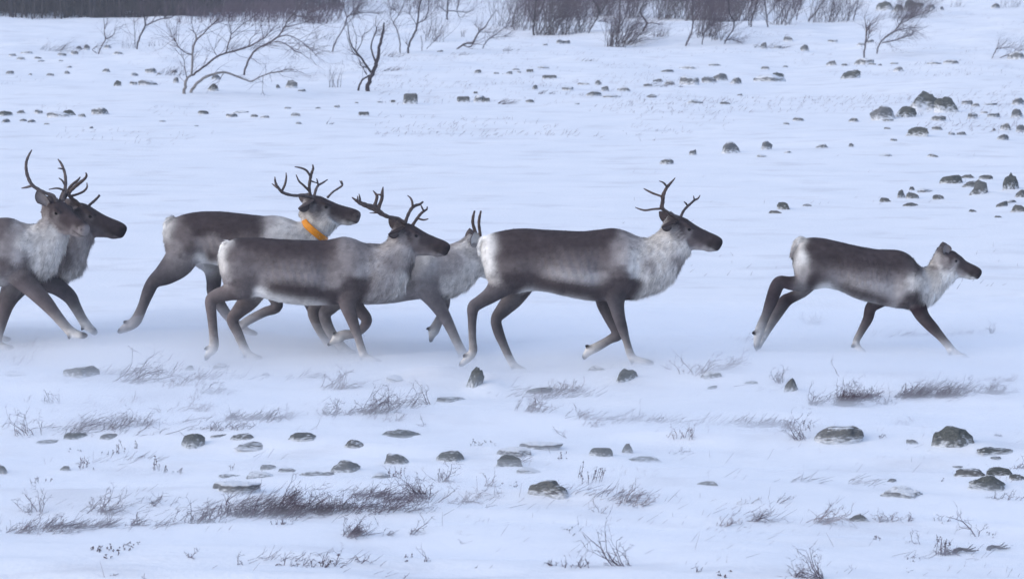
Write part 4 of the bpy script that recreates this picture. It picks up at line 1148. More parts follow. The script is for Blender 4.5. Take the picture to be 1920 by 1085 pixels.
def build_body(a, root, o3):
    sk = Skin()
    add_torso(sk, a)
    for lg in a['legs']:
        add_leg(sk, a, lg)
    add_head(sk, a)
    add_tail(sk, a)
    V = np.concatenate(sk.V) - o3
    src = bpy.data.meshes.new('body_source')
    src.from_pydata(V.tolist(), [], sk.F)
    tmp = bpy.data.objects.new('body_source', src)
    COL.objects.link(tmp)
    rm = tmp.modifiers.new('fuse', 'REMESH')
    rm.mode = 'VOXEL'
    rm.voxel_size = 0.0085
    sm = tmp.modifiers.new('soften', 'SMOOTH')
    sm.factor, sm.iterations = 0.5, 5
    dg = bpy.context.evaluated_depsgraph_get()
    me = bpy.data.meshes.new_from_object(tmp.evaluated_get(dg))
    bpy.data.objects.remove(tmp)
    bpy.data.meshes.remove(src)
    me.name = 'body'
    C, Ln, D = np.concatenate(sk.C), np.concatenate(sk.L), np.concatenate(sk.D)
    kd = kdtree.KDTree(len(V))
    for i, p in enumerate(V):
        kd.insert(p, i)
    kd.balance()
    n = len(me.vertices)
    co = np.zeros(n * 3, np.float32)
    me.vertices.foreach_get('co', co)
    co = co.reshape(-1, 3)
    col, ln, fl = np.zeros((n, 3)), np.zeros(n), np.zeros((n, 3))
    for i in range(n):
        near = kd.find_n(co[i], 5)
        w = np.array([1 / (q[2] + 0.006) for q in near])
        idx = [q[1] for q in near]
        w /= w.sum()
        col[i], ln[i], fl[i] = w @ C[idx], w @ Ln[idx], w @ D[idx]
    # mottling of the coat: locks of hair lighter and darker
    uvn = fbm(co[:, 0] * 11, co[:, 2] * 16 + co[:, 1] * 9, 5, 3)
    col *= (0.87 + 0.26 * uvn)[:, None]
    at_ = me.color_attributes.new('coat', 'FLOAT_COLOR', 'POINT')
    at_.data.foreach_set('color', np.concatenate((col, np.ones((n, 1))), 1).astype(np.float32).ravel())
    me.materials.clear()
    me.materials.append(M['coat'])
    me.polygons.foreach_set('use_smooth', np.ones(len(me.polygons), bool))
    me.update()
    body = link(bpy.data.objects.new('body', me), root)
    # --- fur: fine hairs laid along the coat
    nor = np.zeros(n * 3, np.float32)
    me.vertices.foreach_get('normal', nor)
    nor = nor.reshape(-1, 3)
    me.calc_loop_triangles()
    tri = np.zeros(len(me.loop_triangles) * 3, np.int32)
    me.loop_triangles.foreach_get('vertices', tri)
    tri = tri.reshape(-1, 3)
    p0, p1, p2 = co[tri[:, 0]], co[tri[:, 1]], co[tri[:, 2]]
    area = np.linalg.norm(np.cross(p1 - p0, p2 - p0), axis=1)
    wgt = area * (0.55 + np.clip(ln[tri].mean(1) / 0.03, 0, 2.2))
    rg = np.random.default_rng(int(abs(a['Y'] * 1000)))
    N = a.get('hairs', 62000)
    t = rg.choice(len(tri), N, p=wgt / wgt.sum())
    b = rg.random((N, 2))
    fl_ = b.sum(1) > 1
    b[fl_] = 1 - b[fl_]
    B = np.stack((1 - b.sum(1), b[:, 0], b[:, 1]), 1)[:, :, None]
    def mixv(arr):
        return (arr[tri[t]] * B).sum(1)
    p, nn, cc, dd = mixv(co), mixv(nor), mixv(col), mixv(fl)
    ll = (ln[tri[t]] * B[:, :, 0]).sum(1)
    nn /= np.linalg.norm(nn, axis=1)[:, None] + 1e-9
    dd = dd / (np.linalg.norm(dd, axis=1)[:, None] + 1e-9)
    tg = dd - (dd * nn).sum(1)[:, None] * nn
    tg /= np.linalg.norm(tg, axis=1)[:, None] + 1e-9
    cl = np.stack([fbm(p[:, 0] * 34 + p[:, 1] * 21, p[:, 2] * 30 + p[:, 1] * 13, 61 + k, 2) - .5 for k in range(3)], 1)
    clump = rg.normal(size=(N, 3)) * 0.13 + cl * 1.0
    d1 = tg * 0.9 + nn * 0.29 + clump
    d1 /= np.linalg.norm(d1, axis=1)[:, None]
    d2 = d1 + np.array((0, 0, -0.35)) - nn * 0.12
    d2 /= np.linalg.norm(d2, axis=1)[:, None]
    ll = ll * rg.uniform(0.55, 1.25, N)
    wd = np.clip(0.0010 + ll * 0.03, 0.0010, 0.0026)
    sv = np.cross(nn, d1)
    sv /= np.linalg.norm(sv, axis=1)[:, None] + 1e-9
    p = p - nn * 0.002
    m1 = p + d1 * (ll * 0.55)[:, None]
    tip = m1 + d2 * (ll * 0.45)[:, None]
    HV = np.stack((p - sv * wd[:, None], p + sv * wd[:, None], m1 + sv * wd[:, None] * .8, m1 - sv * wd[:, None] * .8, tip), 1)
    i5 = (np.arange(N) * 5)[:, None]
    F = np.concatenate((i5 + np.array([[2, 1, 0]]), i5 + np.array([[3, 2, 0]]), i5 + np.array([[4, 2, 3]])), 0)
    fm = numpy_mesh('fur', HV.reshape(-1, 3), F)
    hc = cc * (1 + rg.normal(size=N) * 0.15 + (fbm(p[:, 0] * 30 + 7, p[:, 2] * 12 + p[:, 1] * 20, 44, 2) - .5) * .55)[:, None]
    ca_ = fm.color_attributes.new('coat', 'FLOAT_COLOR', 'POINT')
    ca_.data.foreach_set('color', np.repeat(np.concatenate((np.clip(hc, .01, .92), np.ones((N, 1))), 1), 5, 0).astype(np.float32).ravel())
    fm.polygons.foreach_set('use_smooth', np.ones(len(fm.polygons), bool))
    fm.materials.append(M['coat'])
    fm.normals_split_custom_set_from_vertices(np.repeat(nn, 5, 0).astype(np.float32).tolist())
    fur = link(bpy.data.objects.new('fur', fm), body)
    fur['kind'] = 'stuff'
    return body

def sphere_mesh(name, c, r, material, parent):
    V = ICO2 * r + c
    me = numpy_mesh(name, V, ICO2F)
    me.polygons.foreach_set('use_smooth', np.ones(len(me.polygons), bool))
    me.materials.append(material)
    return link(bpy.data.objects.new(name, me), parent)

def build_ear(a, root, o3, s):
    o, e1, e2, e3, L = head_frame(a)
    h = a['head']
    up = h.get('upright', 0)
    lat = e3 * s
    base = o + e1 * (-.015 * L) + e2 * (-.10 * L) + lat * (.15 * L)
    if up == 0:
        ax = -e1 * .52 + lat * .60 - e2 * .52 if s > 0 else -e1 * .86 + lat * .5 - e2 * .05
        face = e1 * .55 + lat * .35 - e2 * .35
    elif up == 1:
        ax = -e1 * .55 + lat * .32 + e2 * .78
        face = e1 * .45 + lat * .85
    else:
        ax = -e1 * .62 + lat * .55 + e2 * .55
        face = e1 * .5 + lat * .8 - e2 * .1
    ln = (.40 if up == 0 else (.27 if up == 1 else .36)) * L
    ax = ax / np.linalg.norm(ax)
    face = face - ax * (face @ ax)
    face /= np.linalg.norm(face)
    sd_ = np.cross(ax, face)
    nu, nv = 12, 11
    W = .105 * L
    outer = np.array(K[h['ear']]) * 0.8
    inner = np.array(K[h.get('inner', 'p' if up else 'm')])
    V, Cc, F = [], [], []
    for layer in (0, 1):
        for i in range(nu):
            t = i / (nu - 1)
            w = W * (0.55 + 1.5 * t) * (1 - t ** 3) ** 0.6 if t < .45 else W * 1.2 * max(0.03, (1 - ((t - .45) / .55) ** 2)) ** 0.62 * 1.02
            for j in range(nv):
                q = j / (nv - 1) * 2 - 1
                cup = 0.75 * w * (q * q) - .25 * w
                p = base + ax * (t * ln) + sd_ * (q * w) + face * (cup + .05 * ln * math.sin(t * 2.6))
                if layer:
                    p = p - face * (.010 + .010 * (1 - q * q)) * (1 - .6 * t)
                V.append(p - o3)
                rim = max(abs(q) ** 4, t ** 8)
                Cc.append(outer if layer else inner * (1 - rim) + outer * rim)
    n = nu * nv
    for layer in (0, 1):
        for i in range(nu - 1):
            for j in range(nv - 1):
                f = (layer * n + i * nv + j, layer * n + i * nv + j + 1, layer * n + (i + 1) * nv + j + 1, layer * n + (i + 1) * nv + j)
                F.append(f if layer else f[::-1])
    rim = [i * nv for i in range(nu)] + [(nu - 1) * nv + j for j in range(1, nv)] + [i * nv + nv - 1 for i in range(nu - 2, -1, -1)] + list(range(nv - 2, 0, -1))
    for x, y in zip(rim, rim[1:] + rim[:1]):
        F.append((x, y, y + n, x + n))
    ear = mesh_obj('ear', V, F, M['ear'], root, True)
    ca_ = ear.data.color_attributes.new('coat', 'FLOAT_COLOR', 'POINT')
    ca_.data.foreach_set('color', np.concatenate((np.array(Cc), np.ones((len(V), 1))), 1).astype(np.float32).ravel())
    return ear

def build_antlers(a, root, o3):
    an = a['antlers']
    if not an:
        return
    o, e1, e2, e3, L = head_frame(a)
    z, Y = an['z'], a['Y']
    s = ZR[z][2]
    for side, spread, beam, tines in an['list']:
        V, F = [], []
        n = len(beam)
        ln = np.concatenate(([0], np.cumsum([math.dist(beam[i][:2], beam[i + 1][:2]) for i in range(n - 1)])))
        pts, rad = [], []
        for i, (u, v, r) in enumerate(beam):
            t = ln[i] / ln[-1]
            y = o[1] - side * (0.035 + spread * math.sin(min(t * 1.25, 1.57)))
            pts.append(P(*zp(z, u, v), y))
            rad.append(r / s * px_m(y) * 1.02)
        pts[0] = pts[0] - np.array((0, 0, .02))
        A = catmull(np.concatenate((np.array(pts), np.array(rad)[:, None]), 1), 5)
        A[:, 3] *= 1 + 0.08 * np.sin(np.arange(len(A)) * 1.7)
        tube(V, F, A[:, :3] - o3, A[:, 3], 9)
        for tn in tines:
            i = min(range(n), key=lambda k: math.dist(beam[k][:2], tn[0][:2]))
            y0 = pts[i][1]
            q = []
            for k, (u, v, r) in enumerate(tn):
                y = y0 + side * 0.02 * k * (1 if len(tn) % 2 else -1)
                q.append(np.concatenate((P(*zp(z, u, v), y), (r / s * px_m(y) * 1.02,))))
            q = catmull(q, 4)
            tube(V, F, q[:, :3] - o3, q[:, 3], 8)
        mesh_obj('antler', V, F, M[an['mat']], root, True)

def build_collar(a, root, o3):
    (tu, tv), (bu, bv), w = a['collar']
    z, Y = a['z'], a['Y']
    T, B = P(*zp(z, tu, tv), Y), P(*zp(z, bu, bv), Y)
    c, hv = (T + B) / 2, (T - B) / 2
    R = np.linalg.norm(hv) + .010
    up = hv / np.linalg.norm(hv)
    axd = np.cross(up, np.array((0, 1.0, 0)))
    V, F = [], []
    S, hw, th = 56, .028, .003
    prof = [(-hw, 0), (-hw, th), (-hw * .6, th * 1.4), (hw * .6, th * 1.4), (hw, th), (hw, 0)]
    for i in range(S):
        t = 2 * math.pi * i / S
        for (x, y) in prof:
            V.append(c - o3 + up * math.cos(t) * (R + y) + np.array((0, -1.0, 0)) * math.sin(t) * (w + .014 + y) + axd * (x + .004 * math.sin(2 * t)))
    m = len(prof)
    for i in range(S):
        for j in range(m):
            i2, j2 = (i + 1) % S, (j + 1) % m
            F.append((i * m + j, i * m + j2, i2 * m + j2, i2 * m + j))
    mesh_obj('collar', V, F, M['collar'], root, True)

for a in HERD:
    a['_coat'] = parse_coat(a)
    tu, tv, bu, bv, _ = a['torso'][len(a['torso']) // 2]
    mid = P(*zp(a['z'], bu, bv), a['Y'])
    o3 = np.array((mid[0], a['Y'], float(ground_h(mid[0], a['Y']))))
    root = empty('reindeer', o3)
    tag(root, a['label'], 'reindeer', 'reindeer running across the snow')
    body = build_body(a, root, o3)
    o, e1, e2, e3, L = head_frame(a)
    for s in (1, -1):
        build_ear(a, root, o3, s)
        sphere_mesh('eye', o - o3 + e1 * .285 * L + e2 * (-.115 * L) + e3 * (s * .196 * L), .030 * L, M['eye'], root)
    build_antlers(a, root, o3)
    if a.get('collar'):
        build_collar(a, root, o3)

# ------------------------------------------------------------------ bare trees, thickets and dwarf shrubs
R_ = random.Random(21)

def rdir(d, k):
    v = (d[0] + R_.gauss(0, k), d[1] + R_.gauss(0, k), d[2] + R_.gauss(0, k))
    n = math.sqrt(v[0] ** 2 + v[1] ** 2 + v[2] ** 2) + 1e-9
    return (v[0] / n, v[1] / n, v[2] / n)

def grow(out, p, d, L, r, lvl, wander=0.22, bend=(0.05, 0, 0.06), kids=3, kid_len=0.55, spread=0.6):
    """one twig that wanders, thins out and forks; adds rows to out"""
    n = 4 if lvl > 0 else 3
    step = L / n
    for i in range(n):
        d = rdir((d[0] + bend[0], d[1] + bend[1], d[2] + bend[2]), wander)
        q = (p[0] + d[0] * step, p[1] + d[1] * step, p[2] + d[2] * step)
        r0, r1 = r * (1 - 0.75 * i / n), r * (1 - 0.75 * (i + 1) / n)
        out.append((*p, r0, *q, r1))
        p = q
        if lvl > 0:
            m = kids / n
            m = int(m) + (1 if R_.random() < m - int(m) else 0)
            for _ in range(m):
                grow(out, p, rdir(d, spread), L * kid_len * R_.uniform(.6, 1.2), max(r1 * .62, .0012), lvl - 1, wander, bend, kids, kid_len, spread)

def traced_tree(label, limbs, z, twig_n, twig_len, material='bark', group=None, twig_r=0.006, lvl=2, up=0.25, name='birch_tree', pale_foot=False, lean=(0.10, 0, 0.04)):
    """limbs = traced polylines (u, v, radius) from the base up; the first one is the trunk"""
    s = ZR[z][2]
    b = at(*zp(z, limbs[0][0][0], limbs[0][0][1]))
    root = empty(name, b)
    tag(root, label, 'tree', group)
    ends, done = [], []
    TV, TF, BV, BF = [], [], [], []
    for k, lb in enumerate(limbs):
        pts, rad = [], []
        if k == 0:
            y = b[1]
        else:
            y = min(done, key=lambda e: (e[0] - lb[0][0]) ** 2 + (e[1] - lb[0][1]) ** 2)[2]
        slope = R_.uniform(-.35, .35) if k else R_.uniform(-.1, .1)
        for i, (u, v, r) in enumerate(lb):
            if i:
                y += slope * math.dist(lb[i][:2], lb[i - 1][:2]) / s * px_m(y)
            pts.append(P(*zp(z, u, v), y))
            rad.append(max(r / s * px_m(y) * (.7 if b[1] > 60 else 1), 0.004))
            done.append((u, v, y))
        if k == 0:
            pts[0] = pts[0] - np.array((0, 0, 0.12))
        A = catmull(np.concatenate((np.array(pts), np.array(rad)[:, None]), 1), 4)
        w = A[:, 3:4] * 0.16
        A[1:-1, :3] += np.random.default_rng(k + 3).normal(size=(len(A) - 2, 3)) * w[1:-1]
        if k == 0:
            tube(TV, TF, A[:, :3] - b, A[:, 3], 7)
        else:
            tube(BV, BF, A[:, :3] - b, A[:, 3], 6)
        for i in range(1, len(A)):
            ends.append((A[i, :3], A[i, :3] - A[i - 1, :3], A[i, 3], i / (len(A) - 1), k))
    mesh_obj('trunk', TV, TF, M['bark_pale' if pale_foot else material], root, True)
    if BV:
        mesh_obj('branches', BV, BF, M[material], root, True)
    out = []
    wts = [(.15 + e[3]) * (1 if e[4] else .55) for e in ends]
    for e in R_.choices(ends, weights=wts, k=twig_n):
        d = e[1] / (np.linalg.norm(e[1]) + 1e-9)
        d = rdir((d[0], d[1], d[2] + up), 0.55)
        q = e[0] - b
        grow(out, tuple(q), d, twig_len * R_.uniform(.5, 1.3), min(twig_r, e[2]), lvl, bend=lean, kids=2.6)
    if out:
        tw = seg_obj('twigs', out, M['twig'], root)
    return root

BT = 'bare birches at the far edge of the snowfield'
traced_tree('small forked birch leaning right, leftmost of the bare birches', [[(545, 305, 5), (570, 262, 5), (592, 225, 4.5), (588, 190, 4), (588, 150, 3), (583, 95, 2)], [(592, 222, 4), (620, 210, 4), (640, 195, 3), (652, 160, 2), (690, 150, 1)],
             [(590, 165, 3), (602, 130, 2), (610, 95, 1.5)], [(545, 300, 4), (520, 280, 3), (560, 258, 2), (605, 262, 1.5)]], 'a', 26, .55, 'bark', BT)
traced_tree('birch with one long branch reaching right, second of the bare birches from the left edge', [[(764, 278, 7), (780, 225, 7), (800, 180, 6.5), (818, 142, 6), (812, 100, 5), (800, 50, 4), (796, -10, 3)], [(820, 145, 5), (860, 125, 5), (905, 108, 4.5), (950, 102, 4), (985, 85, 3), (1000, 50, 2)],
             [(940, 103, 3), (930, 70, 2)], [(760, 270, 3), (758, 190, 2.5), (754, 110, 1.5)], [(816, 120, 4), (840, 70, 3), (850, 0, 2)]], 'a', 42, .7, 'bark_dark', BT)
traced_tree('large birch with a pale foot and many wind-bent limbs leaning to the right', [[(1032, 528, 14), (1040, 490, 12), (1050, 445, 10), (1078, 420, 9), (1082, 360, 9), (1084, 310, 9), (1088, 262, 8), (1104, 222, 7), (1095, 185, 4), (1060, 160, 2)],
             [(1085, 312, 4), (1040, 295, 4), (1005, 265, 3.5), (990, 235, 3), (965, 205, 1.5)], [(1106, 222, 6), (1140, 195, 5), (1175, 155, 5), (1205, 130, 4), (1232, 98, 2)],
             [(1080, 425, 9), (1120, 395, 8), (1170, 360, 8), (1212, 325, 8), (1265, 302, 7), (1330, 285, 7), (1400, 262, 6), (1450, 235, 5), (1490, 210, 4), (1530, 168, 2)], [(1272, 298, 5), (1285, 245, 5), (1300, 195, 4), (1292, 150, 3), (1285, 110, 2)],
             [(1300, 195, 3.5), (1340, 160, 3), (1375, 128, 3), (1410, 110, 2), (1440, 70, 1.5)], [(1050, 440, 4), (1040, 380, 3), (1030, 330, 2), (990, 285, 1.5)], [(1225, 320, 3), (1205, 290, 2), (1215, 255, 1.5)], [(1400, 262, 4), (1410, 220, 3), (1450, 185, 2)]],
            'a', 120, .62, 'bark', BT, .006, 2, pale_foot=True)
traced_tree('pale fallen birch trunk lying on the snow under the large leaning birch', [[(1060, 522, 12), (1090, 490, 12), (1130, 452, 11), (1190, 422, 10), (1260, 408, 9), (1320, 425, 8), (1380, 448, 7), (1412, 460, 6), (1450, 440, 5), (1510, 415, 5), (1580, 400, 4), (1640, 390, 3)],
             [(1510, 415, 3), (1560, 408, 3), (1630, 402, 2)], [(1480, 430, 3), (1478, 470, 2), (1476, 520, 1.5)], [(1260, 408, 4), (1240, 440, 3)]], 'a', 26, .45, 'bark_pale', BT, .005, 2, 0.1, pale_foot=True)
traced_tree('tall birch bending far right with drooping twigs beside the fallen trunk', [[(1366, 424, 8), (1385, 370, 8), (1415, 310, 8), (1450, 275, 7.5), (1500, 248, 7), (1560, 212, 6), (1595, 160, 6), (1625, 110, 5), (1655, 75, 5), (1690, 25, 4), (1705, -25, 3)],
             [(1560, 212, 4), (1620, 200, 3.5), (1680, 225, 3), (1730, 265, 2.5), (1785, 320, 1.5)], [(1600, 155, 4), (1660, 140, 3), (1720, 125, 2.5), (1780, 100, 1.5)], [(1500, 248, 3), (1570, 235, 3), (1630, 262, 2), (1670, 310, 1.5)], [(1650, 80, 4), (1690, 95, 3), (1750, 70, 2)]],
            'a', 95, .75, 'bark', BT, .007, 2)
traced_tree('stout dark forked birch with stubby upright limbs standing alone', [[(262, 514, 20), (275, 460, 17), (295, 415, 16), (315, 372, 16), (328, 320, 14), (334, 270, 12), (345, 220, 11), (356, 175, 10), (361, 128, 5)], [(215, 514, 9), (222, 480, 8), (240, 448, 7), (278, 424, 6)],
             [(288, 408, 10), (262, 372, 9), (235, 330, 8), (200, 290, 7), (178, 255, 6), (165, 215, 5), (158, 160, 3), (150, 120, 2)], [(225, 320, 5), (190, 300, 4), (170, 260, 3), (150, 190, 2)], [(318, 360, 8), (298, 310, 7), (288, 260, 6), (300, 215, 5), (318, 170, 5), (312, 140, 3)],
             [(205, 292, 4), (232, 245, 3), (240, 200, 2.5), (275, 180, 1.5)], [(268, 380, 5), (232, 372, 4), (225, 345, 2)], [(200, 285, 3), (205, 210, 2), (185, 150, 1.5)], [(262, 420, 5), (240, 380, 3)]], 'b', 60, .42, 'bark_dark', BT, .005, 2)
traced_tree('slender birch with a flat-topped crown, left of the stout forked one', [[(64, 292, 6), (85, 240, 5.5), (115, 190, 5), (138, 150, 5), (152, 102, 5), (170, 85, 4.5), (220, 74, 4), (280, 72, 3), (340, 78, 2)], [(152, 102, 4), (140, 60, 3), (128, 10, 2)], [(190, 80, 4), (220, 40, 3), (245, 0, 2)], [(138, 150, 3), (175, 110, 2.5), (190, 90, 2)],
             [(160, 95, 3), (185, 60, 2.5), (190, 5, 2)]], 'b', 105, .6, 'bark', BT, .006, 2)
traced_tree('thin birch whose stem splits below the frame top, right of the stout forked one', [[(450, 298, 5), (450, 250, 5), (444, 205, 4.5), (430, 160, 4), (414, 128, 4), (440, 90, 3), (462, 50, 3), (482, -10, 2)], [(414, 130, 3), (395, 95, 2), (400, 50, 1.5)], [(448, 80, 2), (420, 60, 1.5)]], 'b', 34, .6, 'bark', BT)
traced_tree('dark upright birch with a thick curving stem at top centre', [[(494, 300, 9), (500, 255, 8), (520, 210, 8), (542, 168, 8), (550, 120, 7), (556, 80, 7), (560, 30, 6), (578, -20, 5)], [(552, 130, 4), (590, 110, 4), (610, 60, 3), (614, 0, 2)], [(548, 150, 3), (525, 110, 2.5), (505, 80, 2)], [(498, 260, 4), (480, 240, 3)]], 'b', 40, .65, 'bark_dark', BT)
traced_tree('short thin sapling standing between two top-centre birches and the crooked lying birch', [[(572, 288, 3), (574, 245, 3), (566, 200, 2)], [(600, 275, 3), (630, 245, 2), (658, 210, 1.5)]], 'b', 10, .35, 'bark', BT, .004, 1)
traced_tree('dark many-branched birch crown cut by the frame top at centre', [[(714, 112, 7), (716, 70, 7), (718, 20, 6), (722, -30, 5)], [(716, 75, 4), (690, 50, 3), (660, 30, 2)], [(770, 60, 5), (778, 20, 4), (784, -20, 3)], [(718, 60, 5), (770, 65, 4), (830, 70, 3), (850, 60, 2)], [(770, 66, 3), (790, 100, 2), (820, 78, 1.5)]], 'b', 60, .6, 'bark_dark', BT)
traced_tree('crooked birch lying along the snow and rising to the right', [[(748, 278, 6), (790, 262, 7), (820, 246, 8), (860, 242, 8), (880, 205, 7), (900, 175, 6), (930, 150, 5), (955, 110, 4), (975, 80, 3)], [(800, 255, 5), (840, 265, 5), (865, 245, 5)], [(895, 180, 4), (890, 160, 3)], [(900, 180, 3), (950, 185, 2)]], 'b', 36, .5, 'bark', BT)
traced_tree('thin slanting birch right of the crooked lying one', [[(906, 276, 4), (930, 242, 4), (958, 214, 4), (995, 192, 3.5), (1035, 160, 2.5)], [(960, 214, 3), (1010, 208, 2), (1050, 206, 1.5)]], 'b', 26, .45, 'bark', BT)
TT = 'thickets along the top of the slope'
traced_tree('tallest straight stem in the thicket right of the open gap', [[(1200, 200, 8), (1202, 140, 8), (1208, 80, 7), (1214, 20, 6), (1216, -30, 5)], [(1206, 110, 4), (1240, 70, 3), (1262, 10, 2)], [(1204, 130, 4), (1180, 80, 3), (1170, 20, 2)]], 'b', 60, .7, 'bark_dark', TT)
traced_tree('slanting thin stem just right of the tallest straight stem', [[(1322, 190, 5), (1340, 150, 5), (1362, 110, 4), (1385, 60, 3), (1390, 0, 2)], [(1350, 130, 3), (1380, 100, 2)]], 'b', 30, .6, 'bark', TT)
traced_tree('dark forked stem with a dense tangle at its fork in the thicket', [[(1500, 188, 5), (1530, 150, 5), (1560, 100, 6), (1570, 60, 8), (1555, 30, 7), (1525, -10, 5)], [(1570, 80, 5), (1600, 40, 4), (1620, -10, 3)], [(1560, 120, 3), (1600, 122, 2)]], 'b', 90, .6, 'bark_dark', TT)
traced_tree('clump of pale upright stems with a bushy foot in the thicket', [[(1660, 262, 6), (1672, 200, 6), (1685, 130, 5), (1688, 60, 5), (1690, -10, 4)], [(1640, 255, 4), (1650, 180, 3.5), (1662, 120, 3)], [(1690, 150, 4), (1715, 100, 3.5), (1730, 40, 3), (1745, -10, 2)], [(1700, 240, 4), (1720, 190, 3), (1745, 160, 2)]], 'b', 110, .6, 'bark', TT)
traced_tree('dark snaking birch stem bent back on itself in the thicket', [[(1806, 178, 9), (1830, 150, 9), (1838, 132, 8), (1820, 100, 7), (1802, 70, 6), (1808, 45, 5), (1840, 20, 4)], [(1838, 132, 5), (1870, 130, 4), (1905, 136, 3)], [(1812, 130, 4), (1770, 140, 2.5)]], 'b', 26, .4, 'bark_dark', TT)
traced_tree('thin s-shaped stem running from the snow edge up into the thicket', [[(222, 232, 6), (240, 200, 6), (258, 160, 5), (265, 110, 5), (262, 60, 4), (265, 0, 3)], [(262, 120, 3), (290, 70, 2.5), (300, 10, 2)]], 'c', 70, .65, 'bark', TT)
traced_tree('short leaning stem with a twiggy head at the thicket edge', [[(308, 222, 4), (316, 190, 4), (330, 150, 4), (352, 100, 4), (350, 50, 3), (335, 0, 2)], [(330, 150, 3), (360, 120, 2)]], 'c', 60, .55, 'bark', TT)
traced_tree('hooked stem with a low side twig at the right thicket edge', [[(415, 214, 4), (440, 185, 5), (465, 150, 5), (470, 105, 5), (448, 70, 5), (445, 20, 5), (440, -20, 4)], [(420, 206, 3), (450, 198, 3), (482, 204, 2)], [(466, 108, 3), (380, 108, 2)]], 'c', 66, .6, 'bark_dark', TT)
traced_tree('dark dense bush-like stem where the thicket begins to thin', [[(552, 136, 5), (560, 90, 6), (575, 50, 5), (590, 0, 4)], [(545, 130, 4), (545, 60, 3), (560, 10, 2)]], 'c', 90, .55, 'bark_dark', TT)
traced_tree('single upright stem just right of the dense bush-like one', [[(640, 136, 5), (634, 90, 5), (628, 40, 5), (622, -10, 4)], [(634, 80, 3), (660, 50, 2), (680, 10, 1.5)]], 'c', 56, .6, 'bark', TT)
traced_tree('long slanting stem in the thin right part of the thicket', [[(830, 108, 5), (855, 88, 5), (880, 60, 4), (905, 25, 4), (930, -10, 3)], [(780, 112, 4), (790, 60, 3), (810, 10, 2)], [(725, 118, 3), (740, 70, 2.5), (765, 10, 2)]], 'c', 60, .55, 'bark', TT)
traced_tree('two thin stems at the right end of the thicket before the boulder heap', [[(1062, 104, 4), (1075, 70, 4), (1085, 30, 3), (1095, -10, 2)], [(945, 112, 3), (955, 70, 3), (975, 30, 2)], [(1040, 100, 3), (1045, 60, 2), (1050, 20, 1.5)]], 'c', 46, .5, 'bark', TT)
traced_tree('thin solitary pale birch rising from behind a peaked stone on the right', [[(1118, 290, 6), (1124, 240, 6), (1130, 190, 6), (1132, 150, 5), (1126, 110, 3), (1122, 85, 2)], [(1132, 165, 4), (1150, 130, 3), (1180, 110, 2)], [(1134, 210, 3.5), (1146, 170, 3), (1150, 135, 2)]], 'c', 40, .5, 'bark', TT)
traced_tree('wind-flattened bushy birch sweeping right beside the solitary pale birch', [[(1180, 270, 4), (1195, 225, 5), (1230, 185, 5), (1275, 155, 5), (1300, 120, 4), (1330, 80, 3)], [(1210, 215, 4), (1260, 205, 4), (1310, 190, 3), (1360, 170, 2)], [(1255, 165, 4), (1300, 150, 3), (1370, 140, 2)], [(1290, 130, 3), (1350, 95, 2.5), (1410, 70, 1.5)]], 'c', 130, .5, 'bark', TT, .006)
traced_tree('low grey twiggy bush cut by the right edge of the slope', [[(1750, 296, 3), (1775, 260, 3), (1790, 235, 2)], [(1800, 290, 3), (1850, 270, 3), (1920, 245, 2)], [(1790, 245, 2), (1840, 238, 2)]], 'c', 40, .45, 'bark', TT, .005)

def thicket(label, z, u, v, w, h, n, lean=(0.05, 0, 0.12), cat='bush', group=TT, name='bush', material='twig', lvl=2, depth=1.0, r=.007, kids=3.0, tilt=.30, kid_len=.5):
    """a many-stemmed shrub: n stems from a patch w wide, h tall (traced size in the zoom)"""
    s = ZR[z][2]
    b = at(*zp(z, u, v))
    m = px_m(b[1]) / s
    W, H = w * m, h * m
    root = empty(name, b)
    tag(root, label, cat, group)
    st, tw = [], []
    for _ in range(n):
        x, y = R_.uniform(-.5, .5) * W, R_.uniform(-.4, .4) * W * depth
        x = x * (1 - 0.25 * R_.random())
        g = float(ground_h(b[0] + x, b[1] + y)) - b[2] - .02
        d = rdir((lean[0] * 4, lean[1], 1.0), tilt)
        out = []
        hh = H * R_.uniform(.55, 1.15)
        grow(out, (x, y, g), d, hh, r, lvl, 0.2, lean, kids, kid_len, 0.55)
        st += [o for o in out if o[3] > r * .55]
        tw += [o for o in out if o[3] <= r * .55]
    if st:
        seg_obj('stems', st, M['bark' if material == 'twig' else material], root, 4)
    if tw:
        seg_obj('twigs', tw, M[material], root)
    return root

